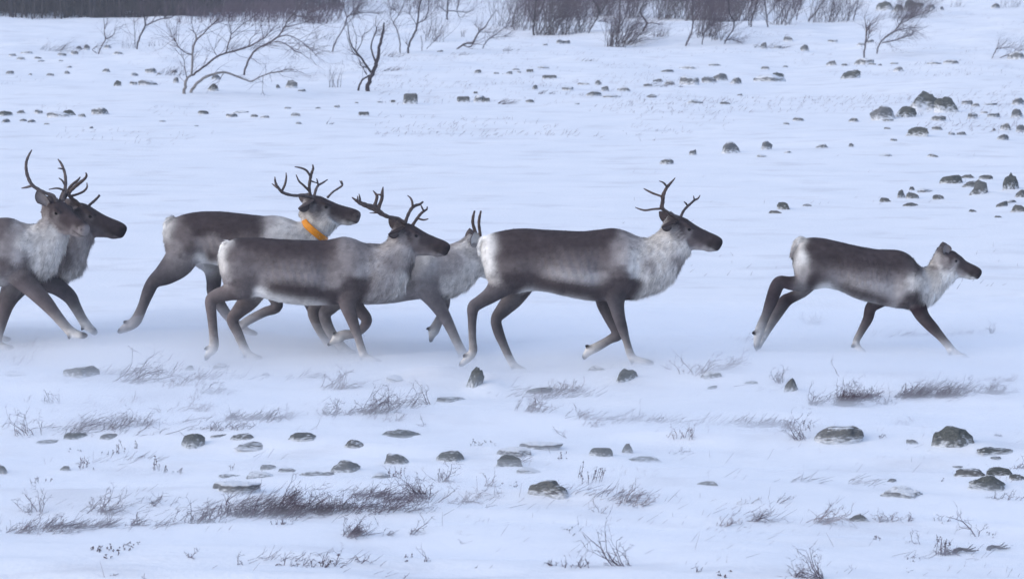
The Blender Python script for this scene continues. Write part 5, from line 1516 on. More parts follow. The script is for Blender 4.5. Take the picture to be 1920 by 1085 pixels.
for args in [
    ('feathery grey bush bent right at the far left below the wood', 'a', 370, 290, 190, 85, 16, (.22, 0, .05)), ('small sparse bush left of the feathery grey one', 'a', 250, 285, 90, 55, 7, (.2, 0, .05)),
    ('hazy grey bush between the second birch and the large leaning birch', 'a', 730, 272, 100, 60, 8), ('low hazy bush at the foot of the second birch on its right', 'a', 870, 262, 90, 40, 7),
    ('twiggy purple bush among the limbs of the large leaning birch', 'a', 1330, 280, 190, 90, 14, (.15, 0, .06)), ('grey tangle of twigs beside the trunk base of the large leaning birch', 'a', 950, 425, 180, 70, 14, (.1, 0, .05)),
    ('pale bush standing in the snow below the bending birch crown', 'a', 1800, 222, 100, 70, 8), ('dark bushy growth beneath the far wood, right of its bright gap', 'a', 1430, 150, 160, 60, 16), ('dark bush at the right end of the far wood', 'a', 1700, 132, 150, 110, 24),
    ('pale bush left of the leaning slender birch', 'a', 1850, 130, 120, 80, 10), ('faint tuft of thin upright stems left of the stout forked birch', 'b', 80, 492, 80, 130, 7, (.02, 0, .1)), ('low dark twig tangle behind the stout forked birch', 'b', 410, 318, 120, 50, 12, (.2, 0, .03)),
    ('wiry twig fan right of the stout forked birch trunk', 'b', 380, 400, 90, 60, 8, (.3, 0, .02)), ('faint bush right of the upright birch at top centre', 'b', 640, 230, 130, 70, 9), ('faint low shrub under the crooked lying birch', 'b', 780, 312, 120, 40, 8, (.2, 0, .03)), ('small brown shrub right of the slanting birch', 'b', 1065, 288, 100, 34, 10, (.2, 0, .03)),
    ('hazy bush below the frame top left of the thicket', 'b', 800, 210, 60, 60, 6), ('thin hazy bush rising beside the slanting birch', 'b', 1040, 150, 160, 110, 12), ('purple haze of twigs at the start of the thicket', 'b', 1130, 160, 130, 110, 18), ('dense purple bush behind the tallest straight stem', 'b', 1265, 195, 120, 170, 34), ('low purple bush between the two slanting stems', 'b', 1420, 190, 170, 110, 30),
    ('dark tall bush filling the gap left of the forked tangle', 'b', 1400, 100, 150, 110, 30), ('tall dark bush behind the forked tangle', 'b', 1590, 92, 120, 100, 34), ('dark bushy foot of the pale stem clump', 'b', 1660, 264, 120, 110, 22), ('bush leaning right out of the pale stem clump', 'b', 1730, 250, 100, 90, 16, (.2, 0, .06)), ('round low bush right of the snaking stem', 'b', 1895, 210, 60, 60, 10),
    ('purple bush at the top behind the snaking stem', 'b', 1760, 100, 110, 100, 22), ('tall dark bush in the middle of the thicket', 'c', 140, 92, 150, 100, 44), ('low bush in front of the middle of the thicket', 'c', 100, 184, 100, 60, 12), ('dark purple mass of twigs behind the s-shaped stem', 'c', 290, 110, 150, 120, 46), ('low reddish bush between the s-shaped and the short leaning stem', 'c', 330, 180, 110, 80, 22),
    ('thin bush in front of the hooked stem', 'c', 385, 200, 70, 80, 8), ('hazy purple bush behind the hooked stem', 'c', 420, 108, 130, 110, 34), ('hazy bush between the hooked stem and the dense bush-like one', 'c', 500, 112, 90, 100, 18), ('hazy bush right of the single upright stem', 'c', 700, 122, 130, 110, 18), ('pale thin bush in the right part of the thicket', 'c', 900, 112, 150, 100, 16),
    ('pale bush of upright twigs before the boulder heap', 'c', 1000, 108, 120, 90, 14), ('dark scrub growing over the boulder heap at the top right', 'c', 1340, 92, 190, 70, 30, (.12, 0, .04)), ('low dark scrub at the left foot of the boulder heap', 'c', 1270, 112, 130, 40, 16, (.2, 0, .02)), ('reddish small bush right of the boulder heap', 'c', 1580, 40, 60, 50, 10), ('thin bush at the top right corner', 'c', 1850, 40, 110, 60, 14),
    ('low scrub patch with small stones under the thicket edge', 'c', 640, 225, 190, 40, 20, (.3, 0, .01)), ('flat twiggy scrub on the far slope right of the squared block', 'b', 1030, 585, 110, 70, 12, (.3, 0, .02)), ('thin flat scrub on the far slope at centre right', 'b', 1260, 530, 100, 36, 8, (.3, 0, .01)),
    ('faint grass-like scrub high on the open centre slope', 'b', 1510, 345, 100, 40, 8, (.25, 0, .02)), ('flat dark scrub trailing over stones left of the pale dark-crested stone', 'c', 130, 430, 200, 40, 14, (.3, 0, .01)), ('tiny twig in the snow at the left end of the centre slope', 'b', 40, 700, 30, 46, 3, (.2, 0, .05))]:
    nm = args[0]
    dense = args[1] in 'bc' and args[5] >= 70 and args[3] < 265
    thicket(nm, *args[1:5], args[5] * (2.5 if dense else 1.0), int(args[6] * (2.6 if dense else 1.3)), *(args[7:8]), r=.0075 if dense else .006, kids=4.2 if dense else 3.0, depth=2.2 if dense else 1.0)

# ------------------------------------------------------------------ the far wood along the top left
def far_wood():
    rg = np.random.default_rng(5)
    segs = []
    x_edge = lambda u, Y: (u - 960) / FPX * Y
    def spot(n):
        u = rg.uniform(-700, 640, n)
        u = np.where((u > 420) & (rg.random(n) < .45), rg.uniform(-700, 420, n), u)
        v = 31 - rg.random(n) ** 1.3 * 30 - np.clip((u - 330) / 300, 0, 1) * 18 + rg.normal(0, 1.5, n)
        v = np.maximum(v, -52)
        Y = CAM_H * FPX / (v - V_HOR)
        return (u - 960) / FPX * Y, Y
    n = 2600
    x, y = spot(n)
    z = ground_h(x, y)
    h = rg.uniform(2.5, 6.0, n)
    r = rg.uniform(.025, .07, n)
    lx, ly = rg.normal(.03, .08, n), rg.normal(0, .06, n)
    S = np.stack((x, y, z - .1, r, x + lx * h, y + ly * h, z + h, r * .25), 1)
    segs.append(S)
    n = 42000
    x, y = spot(n)
    z = ground_h(x, y)
    z0 = z + rg.random(n) ** 1.5 * 1.8 - .05
    ln = rg.uniform(.3, 1.1, n)
    a = rg.normal(size=(n, 3)) * np.array((.55, .55, .4)) + np.array((.12, 0, .9))
    a /= np.linalg.norm(a, axis=1)[:, None]
    S = np.stack((x, y, z0, np.full(n, .013), x + a[:, 0] * ln, y + a[:, 1] * ln, z0 + a[:, 2] * ln, np.full(n, .005)), 1)
    segs.append(S)
    o = seg_obj('far_wood', np.concatenate(segs), M['wood_mass'])
    tag(o, 'dark leafless wood along the top left beyond the snowfield', 'wood', None, 'stuff')
    # heather and litter on the wood's floor
    us, n = np.linspace(-900, 520, 60), 14
    V, F = [], []
    for i, u in enumerate(us):
        v0 = 29 - max(0, min(1, (u - 330) / 300)) * 22 - R_.random() * 4.0 - max(0, u - 420) * .12
        for j in range(n):
            v = v0 - (v0 + 70) * (j / (n - 1)) ** 1.2
            Y = CAM_H * FPX / (v - V_HOR)
            x = (u - 960) / FPX * Y
            V.append((x, Y, float(ground_h(x, Y)) + (.02 if j == 0 else .16 + .25 * R_.random())))
    for i in range(len(us) - 1):
        for j in range(n - 1):
            a = i * n + j
            F.append((a, a + n, a + n + 1, a + 1))
    o = mesh_obj('wood_undergrowth', V, F, M['wood_floor'], None, True)
    tag(o, 'dark heather and brush covering the floor of the far wood', 'undergrowth', None, 'stuff')

far_wood()

def far_scrub():
    rg = np.random.default_rng(15)
    segs = []
    def strip(n, u0, u1, v0, v1, hmin, hmax, r, thr, seed):
        u, v = rg.uniform(u0, u1, n), rg.uniform(v0, v1, n)
        Y = CAM_H * FPX / (v - V_HOR)
        x = (u - 960) / FPX * Y
        keep = fbm(x / 2.2, Y / 6.0, seed, 3) > thr
        x, Y = x[keep], Y[keep]
        k = len(x)
        z = ground_h(x, Y)
        h = rg.uniform(hmin, hmax, k)
        zb = z + rg.random(k) ** 1.6 * h * .8
        ln = h * rg.uniform(.25, .7, k)
        d = np.stack((rg.normal(.22, .33, k), rg.normal(0, .33, k), np.ones(k)), 1)
        d /= np.linalg.norm(d, axis=1)[:, None]
        segs.append(np.stack((x, Y, zb - .03, np.full(k, r), x + d[:, 0] * ln, Y + d[:, 1] * ln, zb + d[:, 2] * ln, np.full(k, r * .35)), 1))
    strip(11000, 980, 1500, -20, 44, .8, 2.4, .010, .47, 71)
    strip(5000, 640, 1000, -20, 30, .6, 1.8, .009, .55, 73)
    strip(5000, 1480, 1960, -30, 14, .6, 1.6, .009, .52, 75)
    strip(6000, 330, 640, 8, 44, .4, 1.2, .010, .50, 77)
    o = seg_obj('far_scrub', np.concatenate(segs), M['twig'])
    tag(o, 'hazy purple scrub of bare twigs along the top of the slope behind the single birches', 'scrub', None, 'stuff')

far_scrub()

for k, (u, lab) in enumerate([(722, 'pale slim birch stem in front of the dark wood, left one of the bright pair'), (760, 'pale slim birch stem in front of the dark wood, right one of the bright pair'), (128, 'pale slim birch stem at the left part of the dark wood edge'), (1255, 'faint pale birch stem at the wood edge above the bending birch')]):
    b = at(*zp('a', u, 84))
    root = empty('birch_tree', b)
    tag(root, lab, 'tree', 'pale stems at the edge of the far wood')
    V, F = [], []
    hh = 3.4
    pts = [(0, 0, -.1), (.04, 0, .5), (.10 + .03 * k, .05, 1.1), (.16, .08, 2.0), (.3, .1, hh)]
    tube(V, F, np.array(pts), [.035, .03, .026, .02, .008], 6)
    mesh_obj('trunk', V, F, M['bark_pale'], root, True)
    out = []
    for _ in range(10):
        grow(out, (.14, .05, R_.uniform(.9, 2.6)), rdir((.3, 0, .8), .5), .6, .008, 1)
    seg_obj('twigs', out, M['twig'], root)

# ------------------------------------------------------------------ dwarf birch, twigs and dry stems in the foreground
DG = 'dwarf shrubs and dry sprigs in the foreground snow'
def dwarf(label, z, u, v, w, h, n, lean=.5, material='dwarf', lvl=2, kids=3.4, r=.0034, name='dwarf_shrub', depth=.45, tilt=.34, wander=.28, cat='shrub'):
    s = ZR[z][2]
    b = at(*zp(z, u, v))
    m = px_m(b[1]) / s
    W, H = w * m, h * m
    root = empty(name, b)
    tag(root, label, cat, DG)
    st, tw = [], []
    if n > 4:
        n = int(n * (1.7 if material == 'dry' else 1.5))
    for _ in range(n):
        x, y = max(-.62, min(.62, R_.gauss(0, .27))) * W, R_.uniform(-.5, .5) * W * depth
        y = max(-.35, min(.35, y))
        g = float(ground_h(b[0] + x, b[1] + y, True)) - b[2] - .012
        d = rdir((lean * 2.1, 0, 1.0), tilt)
        out = []
        L = H * R_.uniform(.3, 1.25) * math.sqrt(1 + lean * lean)
        grow(out, (x, y, g), d, L, r * R_.uniform(.7, 1.2), lvl, wander, (.05 * lean, 0, .02), kids, .5, .7)
        st += [o for o in out if o[3] > r * .5]
        tw += [o for o in out if o[3] <= r * .5]
    if st:
        seg_obj('stems', st, M[material], root, 4)
    if tw:
        seg_obj('twigs', tw, M[material], root)
    return root

for args in [
    # the dense swept row at the lower left
    ('dense dark heart of the windswept dwarf birch row at the lower left', 'j', 820, 400, 420, 150, 44, .75), ('dark arching branch cluster rising from the windswept dwarf birch row', 'j', 900, 300, 130, 130, 12, .9), ('upright twigs left in the windswept dwarf birch row', 'j', 560, 410, 260, 90, 34, .6),
    ('left tail of the windswept dwarf birch row, thin and low', 'j', 250, 450, 280, 100, 24, .6), ('right part of the windswept dwarf birch row behind the heart', 'j', 1130, 390, 200, 130, 30, .6), ('feathery right end of the windswept dwarf birch row', 'j', 1560, 370, 420, 110, 36, 1.3), ('slender twigs between the heart and the feathery end of the row', 'j', 1300, 370, 160, 120, 16, .7),
    ('small twig fan in front of the windswept dwarf birch row', 'j', 870, 470, 120, 60, 6, .3), ('small leaning bush in front of the right part of the row', 'j', 1350, 560, 90, 110, 10, .7), ('thin curved twig right of the small leaning bush', 'j', 1590, 550, 60, 50, 3, 1.6), ('slanting twig pair at the lower centre left', 'j', 1790, 545, 60, 90, 4, .9),
    ('single tall stem standing out above the left of the windswept row', 'e', 1030, 745, 8, 150, 2, .08), ('sparse fan of twigs at the far lower left with one long slanting stem', 'e', 150, 785, 130, 90, 9, .1), ('low swept twigs below the left edge boulders', 'e', 440, 780, 190, 80, 16, .8), ('flat swept grass at the left edge of the lower foreground', 'e', 90, 870, 220, 50, 20, 1.8), ('flat swept twigs right of the left-edge grass', 'e', 250, 872, 160, 50, 14, 1.5),
    ('arched twig over the snow left of the windswept row', 'e', 690, 745, 140, 34, 5, 2.2), ('thin wiry bush in the shadow of the windswept row start', 'e', 600, 840, 110, 60, 9, .8),
    # left, middle rows
    ('feathery swept twigs right of the broad smooth grey boulder', 'e', 570, 190, 150, 110, 16, 1.1), ('faint grass below the left hooves', 'e', 90, 105, 80, 34, 8, .8, 'dry'), ('faint grass tuft under the rear hooves at the left', 'e', 100, 25, 200, 30, 18, 1.3, 'dry'), ('faint thin twigs under the thick-antlered hind hooves', 'e', 800, 205, 160, 60, 12, .8, 'dry'), ('dark twig clump behind the faint snowy stone', 'e', 960, 240, 120, 50, 12, .9),
    ('small sprig left of the bent grass stalks', 'e', 240, 285, 60, 70, 6, -.2), ('tiny sprig under the left boulder', 'e', 118, 278, 30, 28, 3, .2), ('bent over grass stalk in the left middle snow', 'e', 360, 285, 90, 40, 3, 1.6, 'dry'), ('single upright thin stalk in the left middle snow', 'e', 738, 325, 20, 110, 2, -.1, 'dry'), ('slanting thin stalks right of the single upright stalk', 'e', 820, 320, 170, 60, 9, 1.2, 'dry'),
    ('two long bent stalks near the dark reddish heather', 'e', 560, 280, 80, 50, 4, .8, 'dry'), ('curved bare twigs at the left edge above the flat dark stones', 'e', 125, 425, 110, 95, 6, -.5), ('dark twigs arching over a stone in the left foreground', 'e', 320, 430, 110, 90, 8, .9), ('bare twig spray behind the low left stones', 'e', 520, 400, 120, 80, 9, .5), ('dark twig knot among the left stones', 'e', 620, 385, 140, 50, 14, .7), ('long low twig lying right over the snow at the left', 'e', 620, 430, 170, 60, 5, 2.4),
    ('dark reddish heather strip behind the dark rounded stone', 'e', 1010, 395, 260, 34, 34, .9), ('wiry branch sweeping left of the heather strip', 'e', 1120, 365, 110, 60, 6, -1.2), ('looping bare twigs above the heather strip', 'e', 1230, 365, 140, 70, 7, .9), ('slanting dark stick in the snow left of centre', 'e', 1500, 335, 130, 50, 6, -1.0),
    # middle
    ('dark dense twig bush in the middle foreground below the pale forelegs', 'f', 220, 325, 170, 100, 26, .7), ('small dark twigs left of the dense middle bush', 'f', 50, 335, 130, 60, 12, .7), ('faint purple grass left of the dense middle bush', 'f', 60, 215, 160, 60, 18, 1.0, 'dry'), ('slanting twig pair right of the dense middle bush', 'f', 410, 305, 60, 110, 5, .6), ('tall twig beside the thin tilted slab', 'f', 500, 290, 30, 90, 3, -.2), ('pale low weeds below the dense middle bush', 'f', 320, 362, 120, 34, 12, .6, 'dry'),
    ('brown weeds behind the low pointed stone', 'f', 1110, 235, 130, 44, 16, .6, 'dry'), ('upright row of dry stems right of the low pointed stone', 'f', 960, 318, 130, 64, 16, .5, 'dry'), ('tiny sprig right of the flat dark stone', 'f', 480, 388, 40, 44, 4, -.1), ('faint sprig on the right middle snow', 'f', 1190, 350, 130, 44, 8, .6, 'dry'), ('low brown heather strip at the right middle', 'f', 1260, 382, 110, 26, 14, .7, 'dry'), ('low heather strip running off to the right middle', 'f', 1490, 362, 200, 22, 20, .8),
    ('thin leaning stalk left of the heather strip', 'f', 1135, 440, 12, 60, 2, -.6, 'dry'), ('upright bushy twigs below the domed dark stone', 'f', 550, 640, 50, 80, 8, .1), ('crossing twigs in front of the snow-streaked stone', 'f', 480, 720, 80, 120, 9, -.3), ('faint twigs above the large pale boulder left side', 'f', 770, 660, 60, 60, 5, .3, 'dry'), ('faint swept stalks in the middle lower snow', 'f', 640, 740, 200, 60, 12, 1.2, 'dry'),
    ('dark leaning twig bush at lower centre left', 'f', 140, 885, 110, 80, 12, .7), ('slanting twig at lower centre', 'f', 415, 880, 50, 80, 4, .7), ('bent thin twig left of the slanting lower twig', 'f', 290, 885, 90, 30, 3, 2.2), ('faint flat stalk at the lower centre', 'f', 600, 880, 90, 34, 3, 2.0, 'dry'), ('short single stalk standing at lower centre', 'f', 657, 920, 6, 34, 1, 0),
    ('fine pale weeds above the lower right stone rows', 'f', 1420, 735, 200, 70, 14, .7, 'dry'), ('two thin stalks right of the large pale boulder', 'f', 1260, 780, 60, 60, 3, .1, 'dry'), ('tall bare forked twig at the bottom right of centre', 'f', 1370, 1028, 60, 190, 5, -.45), ('short twig beside the tall bare forked one', 'f', 1420, 1026, 60, 90, 3, -.3), ('small dark sprigs along the bottom right of centre', 'f', 1170, 1030, 150, 50, 8, .2), ('small dark weed at the bottom centre', 'f', 1060, 1022, 40, 34, 5, -.2),
    ('row of dark grassy sprigs at the bottom left of centre', 'e', 1390, 1018, 230, 60, 16, .5), ('small sprig at the bottom left', 'e', 1100, 1024, 60, 44, 3, -.3), ('dark sprig at the bottom centre left', 'f', 190, 1010, 60, 56, 4, .1), ('tiny stalk at the bottom left of centre', 'e', 855, 985, 30, 44, 3, .2), ('thin stalk at the bottom edge left', 'e', 515, 1065, 20, 50, 2, .2), ('short stalk at the bottom edge near the corner left', 'e', 655, 1080, 10, 30, 1, 0), ('slanting small twig at the bottom centre', 'f', 700, 1035, 70, 36, 4, 1.2), ('tiny twig at the bottom edge centre', 'f', 370, 1080, 20, 34, 2, .3), ('upright thin stalk at the bottom centre', 'f', 480, 1005, 20, 60, 2, .1),
    # right
    ('pale grass bent over the faint stone by the forehoof', 'g', 150, 150, 120, 90, 9, .3, 'dry'), ('feathery grass arching right of that faint stone', 'g', 260, 130, 120, 70, 9, 1.1, 'dry'), ('thin stalk leaning left near the forehoof', 'g', 60, 130, 30, 44, 2, -.8, 'dry'), ('long thin curved stalk standing below the calf', 'g', 815, 160, 16, 110, 1, -.35, 'dry'), ('small dark upright sprig beside the square stone', 'g', 545, 190, 40, 80, 7, .15),
    ('dense purple dwarf birch below the calf, its dark left clump', 'k', 410, 350, 150, 150, 60, .5), ('thin purple twigs at the left end of the dwarf birch strip below the calf', 'k', 190, 345, 120, 110, 12, .4), ('low twigs trailing off the left end of the purple dwarf birch strip', 'k', 80, 370, 160, 30, 9, .8), ('sparse purple twigs right of the dark left clump', 'k', 600, 300, 240, 90, 36, .8), ('low purple twigs in the middle of the strip below the calf', 'k', 770, 340, 200, 60, 14, .8),
    ('purple mound of fine twigs in the middle of the dwarf birch strip', 'k', 960, 280, 240, 90, 60, .9), ('purple twig mound right of the middle of the strip', 'k', 1200, 285, 160, 90, 40, .8), ('thin dark twig crossing the strip toward the right', 'k', 1360, 280, 160, 60, 6, 1.6), ('right end mound of the dwarf birch strip near the edge', 'k', 1620, 250, 240, 70, 44, 1.0), ('faint upper fringe of the strip at the right edge', 'k', 1700, 150, 330, 50, 18, 1.2, 'dry'), ('thin twigs above the dark left clump', 'k', 490, 180, 160, 30, 10, .6), ('single stick jutting from the snow above the strip', 'k', 1500, 140, 30, 50, 3, -.6),
    ('sparse grass tuft behind the hind hooves of the calf', 'z5', 560, 725, 160, 60, 14, .4, 'dry'), ('small dark sprig standing right of the calf', 'z5', 1835, 785, 30, 70, 5, .1), ('faint grass strip right of the calf forehoof', 'z5', 1680, 795, 300, 30, 16, .7, 'dry'),
    ('small brown weed on the right middle snow', 'g', 400, 390, 90, 28, 10, .4), ('flat-headed weed with leaning stems at the right middle', 'g', 640, 450, 60, 100, 6, -.3), ('dark leaning stem holding a weed head', 'g', 560, 400, 60, 44, 7, .5), ('faint stems left of the flat-headed weed', 'g', 100, 440, 120, 70, 7, .1, 'dry'), ('dry flat weed above the wide grey boulder', 'g', 1080, 378, 120, 30, 8, .6, 'dry'), ('small weed right of the wide grey boulder', 'g', 985, 450, 60, 24, 5, .5), ('dark sprig growing beside the largest dark boulder', 'g', 1525, 430, 50, 26, 5, .5),
    ('long dark branch lying over the snow at the right edge', 'g', 1600, 580, 140, 44, 6, 1.5), ('brown low twig lying at the left of the right foreground', 'g', 90, 512, 150, 24, 10, 1.2), ('small dark sprig left of the smooth pale boulder pile', 'g', 1290, 640, 40, 40, 3, .3), ('reddish twig mat in front of the stone pile at the right edge', 'g', 1540, 720, 150, 40, 14, .5), ('slim slanting twigs in the lower right open snow', 'g', 430, 820, 130, 80, 7, .8), ('faint tall slanting grass in the lower right open snow', 'g', 690, 830, 120, 140, 7, .7, 'dry'),
    ('faint curved grass left in the lower right open snow', 'g', 300, 840, 170, 44, 7, .8, 'dry'), ('dark bent twig above the low slanting twigs', 'g', 510, 740, 60, 50, 3, .8), ('flat thin stalks at the left of the lower right snow', 'g', 370, 735, 120, 34, 4, 1.8, 'dry'), ('faint grass right of the low brownish stone', 'g', 1010, 825, 90, 60, 6, .3, 'dry'), ('small cross-shaped sprig right of the low brownish stone', 'g', 1138, 820, 30, 50, 4, -.2), ('two tall dark stems standing at the lower right', 'g', 1435, 888, 30, 180, 3, -.15),
    ('leafy dark sprig left of the wood debris at the lower right', 'g', 1275, 975, 60, 80, 9, .2), ('slanting stick poking from the snow at the lower right', 'g', 1188, 928, 12, 60, 2, -1.0), ('tiny sprigs behind the two tall dark stems', 'g', 1270, 820, 110, 30, 5, .2), ('bare branching twig at the bottom right corner area', 'g', 730, 1082, 60, 120, 7, -.7), ('low arching weed at the bottom right', 'g', 1110, 1055, 90, 44, 4, 1.0), ('small weeds along the bottom edge right of centre', 'g', 620, 1075, 60, 44, 5, .2), ('slanting small twig at the bottom edge right of centre', 'g', 150, 1055, 50, 40, 3, .8), ('tiny weed at the lower right of centre', 'g', 265, 955, 20, 24, 3, .3)]:
    dwarf(*args)

# sprigs that still carry dark dry leaves
def leafy(label, z, u, v, w, h, n):
    s = ZR[z][2]
    b = at(*zp(z, u, v))
    m = px_m(b[1]) / s
    root = empty('leafy_sprig', b)
    tag(root, label, 'sprig', DG)
    st, V, F = [], [], []
    for _ in range(n):
        x, y = R_.uniform(-.5, .5) * w * m, R_.uniform(-.12, .12)
        g = float(ground_h(b[0] + x, b[1] + y, True)) - b[2] - .01
        d = rdir((.15, 0, 1), .25)
        L = h * m * R_.uniform(.5, 1.1)
        q = (x + d[0] * L, y + d[1] * L, g + d[2] * L)
        st.append((x, y, g, .0022, *q, .0012))
        for k in range(R_.randint(2, 4)):
            t = R_.uniform(.25, 1.05)
            c = np.array((x + d[0] * L * t, y + d[1] * L * t, g + d[2] * L * t))
            a1, a2 = np.array(rdir((0, 0, .6), .8)), np.array(rdir((1, 0, 0), .8))
            a2 = a2 - a1 * (a1 @ a2)
            a2 /= np.linalg.norm(a2)
            a3 = np.cross(a1, a2)
            ll, ww = R_.uniform(.009, .016), R_.uniform(.003, .006)
            i = len(V)
            V += [tuple(c), tuple(c + a1 * ll * .5 + a2 * ww + a3 * .002), tuple(c + a1 * ll), tuple(c + a1 * ll * .5 - a2 * ww + a3 * .002), tuple(c + a1 * ll * .5 - a3 * .003)]
            F += [(i, i + 1, i + 4), (i + 1, i + 2, i + 4), (i + 2, i + 3, i + 4), (i + 3, i, i + 4), (i, i + 3, i + 2, i + 1)]
    seg_obj('stems', st, M['dwarf'], root, 4)
    lf = mesh_obj('leaves', V, F, M['leaf'], root)

for args in [
    ('leafy dark sprig cluster below the left row of flat stones', 'e', 575, 505, 110, 50, 9), ('low leafy twigs left of that dark sprig cluster', 'e', 490, 520, 80, 24, 6), ('tiny leafy sprigs in the left middle snow under the flat stones', 'e', 340, 502, 70, 20, 6), ('upright little conifer-like sprig in the left foreground', 'e', 360, 582, 40, 60, 5), ('leafy weeds right of the conifer-like sprig', 'e', 405, 580, 70, 24, 6),
    ('leafy sprig pair left of centre in the foreground', 'e', 715, 585, 60, 56, 6), ('drooping leafy sprig at the far left foreground', 'e', 185, 640, 70, 44, 6), ('faint leafy weeds right of the leafy sprig pair', 'e', 800, 600, 110, 40, 9), ('tiny upright leafy stalk below the long flat slab', 'e', 1052, 600, 10, 60, 2), ('row of small leafy dots in the lower left snow', 'e', 570, 940, 170, 20, 14), ('dark leafy weed at the left of the dotted row', 'e', 440, 962, 60, 26, 6), ('small leafy weed under the dotted row', 'e', 510, 975, 60, 30, 5),
    ('dark leafy crest on the half-buried stone by the windswept row', 'f', 340, 620, 70, 50, 9), ('leafy weeds behind the domed dark stone', 'f', 740, 475, 140, 22, 10), ('leafy weeds left of the two close stones', 'f', 1105, 535, 60, 22, 6), ('branching leafy weed right of the large pale boulder', 'f', 1230, 640, 120, 80, 14), ('low leafy stem left above the large pale boulder', 'f', 860, 656, 90, 16, 7), ('dark leafy twigs at the bottom left of centre', 'f', 40, 1015, 80, 50, 7), ('small leafy weed in the bottom snow at centre', 'f', 400, 1000, 50, 20, 5), ('three dark leafy dots in the lower centre right snow', 'f', 1120, 870, 80, 22, 5),
    ('leafy dark plant left of the wood debris with rounded leaves', 'g', 1280, 960, 60, 70, 8), ('dark leafy dots beside the two tall dark stems', 'g', 1490, 888, 50, 14, 5), ('little leafy weed in the lower right middle snow', 'g', 990, 903, 40, 26, 4), ('tiny leafy weeds near the bottom right edge', 'g', 1180, 1005, 120, 14, 6), ('dark leafy dots at the bottom of the right side', 'g', 290, 1070, 60, 20, 5), ('leafy weed head on the right middle snow', 'g', 545, 382, 70, 30, 8), ('leafy weed head right of it with drooping tips', 'g', 680, 392, 60, 40, 8), ('leafy rosette on the right middle snow', 'g', 400, 385, 80, 20, 8)]:
    leafy(*args)

# weathered wood lying at the lower right
def debris(label, z, u, v, w, h):
    s = ZR[z][2]
    b = at(*zp(z, u, v))
    m = px_m(b[1]) / s
    V, F = [], []
    L = w * m
    for k in range(3):
        y = .03 * k
        pts = [(-L / 2 + .05 * k * L, y, .005), (-L * .2, y + .02, h * m * (.5 - .1 * k)), (L * .1, y, h * m * .35), (L / 2 - .08 * k * L, y + .03, h * m * (.3 + .25 * k))]
        A = catmull(np.array(pts), 4)
        tube(V, F, A, np.linspace(h * m * .32, h * m * .08, len(A)) * (1 - .2 * k) * (1 + .25 * np.sin(np.arange(len(A)) * 2.1)), 6)
    o = mesh_obj('driftwood', V, F, M['bark_dark'], None, True, tuple(b))
    tag(o, label, 'dead wood', DG)

debris('dark broken log half sunk in the snow at the lower right, left piece', 'g', 1395, 968, 120, 34)
debris('dark splintered branch lying at the lower right, right piece', 'g', 1545, 955, 110, 30)

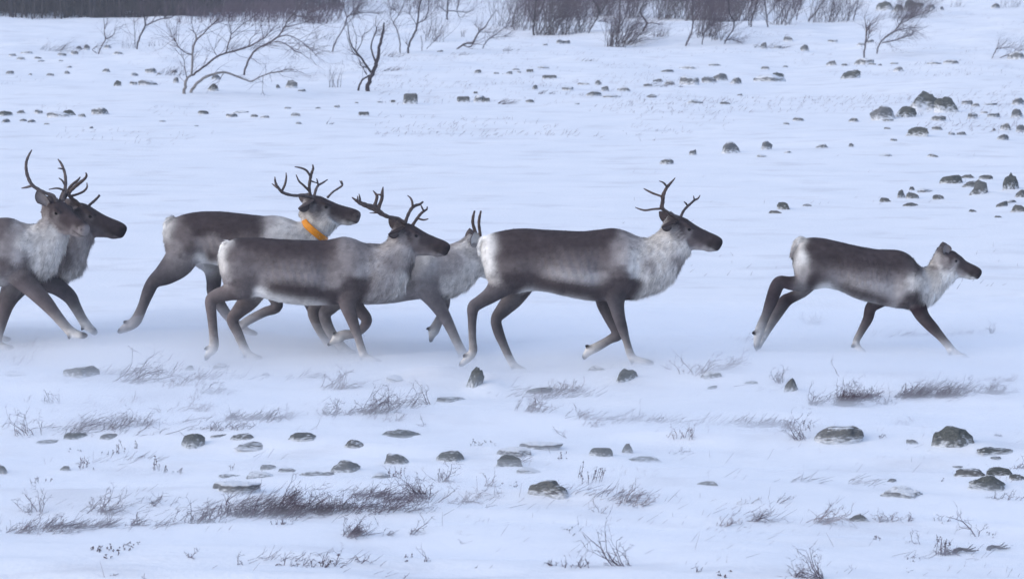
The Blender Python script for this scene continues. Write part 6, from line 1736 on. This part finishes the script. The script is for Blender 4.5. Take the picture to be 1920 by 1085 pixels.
# fine grass, heather tips and litter nobody could count
def ground_cover():
    rg = np.random.default_rng(11)
    segs, segs2 = [], []
    def add(n, Y0, Y1, u0, u1, ln, r, thr, sx, sy, seed):
        Y = np.exp(rg.uniform(math.log(Y0), math.log(Y1), n))
        u = rg.uniform(u0, u1, n)
        x = (u - 960) / FPX * Y
        keep = fbm(x / sx, Y / sy, seed, 3) > thr
        x, Y = x[keep], Y[keep]
        k = len(x)
        z = ground_h(x, Y, True)
        l = rg.uniform(.4, 1.3, k) * ln
        d = np.stack((rg.normal(.7, .5, k), rg.normal(0, .35, k), rg.uniform(.25, .9, k)), 1)
        d /= np.linalg.norm(d, axis=1)[:, None]
        segs.append(np.stack((x, Y, z - .008, np.full(k, r), x + d[:, 0] * l, Y + d[:, 1] * l, z + d[:, 2] * l, np.full(k, r * .4)), 1))
    add(1500, 14.0, 22, -60, 1980, .04, .0015, .63, 1.0, .4, 91)
    add(450, 14.0, 21, -60, 1980, .08, .0015, .64, 1.2, .5, 57)
    add(5000, 42, 95, -60, 1980, .09, .0035, .64, 3.0, 4.0, 33)
    add(6000, 48, 120, 700, 1980, .10, .004, .60, 3.0, 4.0, 35)
    add(260, 26, 44, 1150, 1980, .06, .0025, .62, 1.8, 1.5, 37)
    # low wind-combed patches of twig tips
    for (u, v, w, h, n) in ((1700, 738, 430, 30, 2400), (1590, 745, 120, 34, 700), (560, 955, 480, 34, 1500), (520, 950, 220, 34, 550), (110, 988, 240, 16, 500), (250, 705, 150, 34, 450), (400, 712, 160, 24, 350), (690, 760, 130, 34, 800), (270, 790, 200, 30, 650), (430, 787, 230, 14, 800),
                            (1040, 745, 150, 24, 450), (620, 712, 140, 20, 400), (1180, 790, 200, 22, 160), (1330, 796, 240, 26, 160), (1420, 800, 130, 20, 350), (60, 645, 140, 10, 350), (240, 985, 160, 16, 500), (950, 925, 220, 30, 250), (700, 935, 180, 30, 900), (1500, 970, 280, 24, 260), (1150, 930, 160, 24, 170),
                            (580, 1050, 240, 16, 140), (160, 800, 160, 20, 350), (1000, 870, 240, 14, 300), (1750, 1045, 160, 12, 140), (330, 860, 300, 30, 350), (1560, 905, 340, 18, 240), (1450, 640, 120, 14, 250), (1700, 630, 160, 10, 250)):
        b = at(u, v)
        m = px_m(b[1])
        x, y = b[0] + rg.normal(0, .27, n) * w * m, b[1] + rg.normal(0, .27, n) * min(h * m * 3.5, 1.0)
        keep = (fbm(x / .35, y / .3, 99, 2) > .46) & (rg.random(n) < .42)
        x, y = x[keep], y[keep]
        k = len(x)
        z = ground_h(x, y, True)
        l = rg.uniform(.3, 1.3, k) * .085
        d = np.stack((rg.normal(.8, .35, k), rg.normal(0, .3, k), rg.uniform(.05, .75, k)), 1)
        d /= np.linalg.norm(d, axis=1)[:, None]
        zz = z - .005 + rg.random(k) ** 2 * h * m * .35
        segs2.append(np.stack((x, y, zz, np.full(k, .0015), x + d[:, 0] * l, y + d[:, 1] * l, zz + d[:, 2] * l, np.full(k, .0006)), 1))
    o = seg_obj('wind_combed_twigs', np.concatenate(segs2), M['dwarf'])
    tag(o, 'low mats of wind-combed purple twig tips frozen into the snow', 'ground cover', None, 'stuff')
    o = seg_obj('ground_vegetation', np.concatenate(segs), M['dry'])
    tag(o, 'thin scatter of dry grass and heather tips showing through the snow', 'ground cover', None, 'stuff')

ground_cover()

# ------------------------------------------------------------------ the cold air: even haze round the camera and the whole scene
def haze():
    x0, x1, y0, y1, z0, z1 = -420, 420, -30, 420, -30, 60
    V = [(x, y, z) for z in (z0, z1) for y in (y0, y1) for x in (x0, x1)]
    F = [(0, 2, 3, 1), (4, 5, 7, 6), (0, 1, 5, 4), (2, 6, 7, 3), (0, 4, 6, 2), (1, 3, 7, 5)]
    m = bpy.data.materials.new('haze')
    m.use_nodes = True
    n, l = m.node_tree.nodes, m.node_tree.links
    n.clear()
    o = n.new('ShaderNodeOutputMaterial')
    v = n.new('ShaderNodeVolumePrincipled')
    v.inputs['Color'].default_value = (0.95, 0.96, 0.98, 1)
    v.inputs['Density'].default_value = 0.0007
    l.new(v.outputs['Volume'], o.inputs['Volume'])
    ob = mesh_obj('haze', V, F, m)
    tag(ob, 'thin cold haze of ice and snow in the air', 'haze', None, 'stuff')

haze()
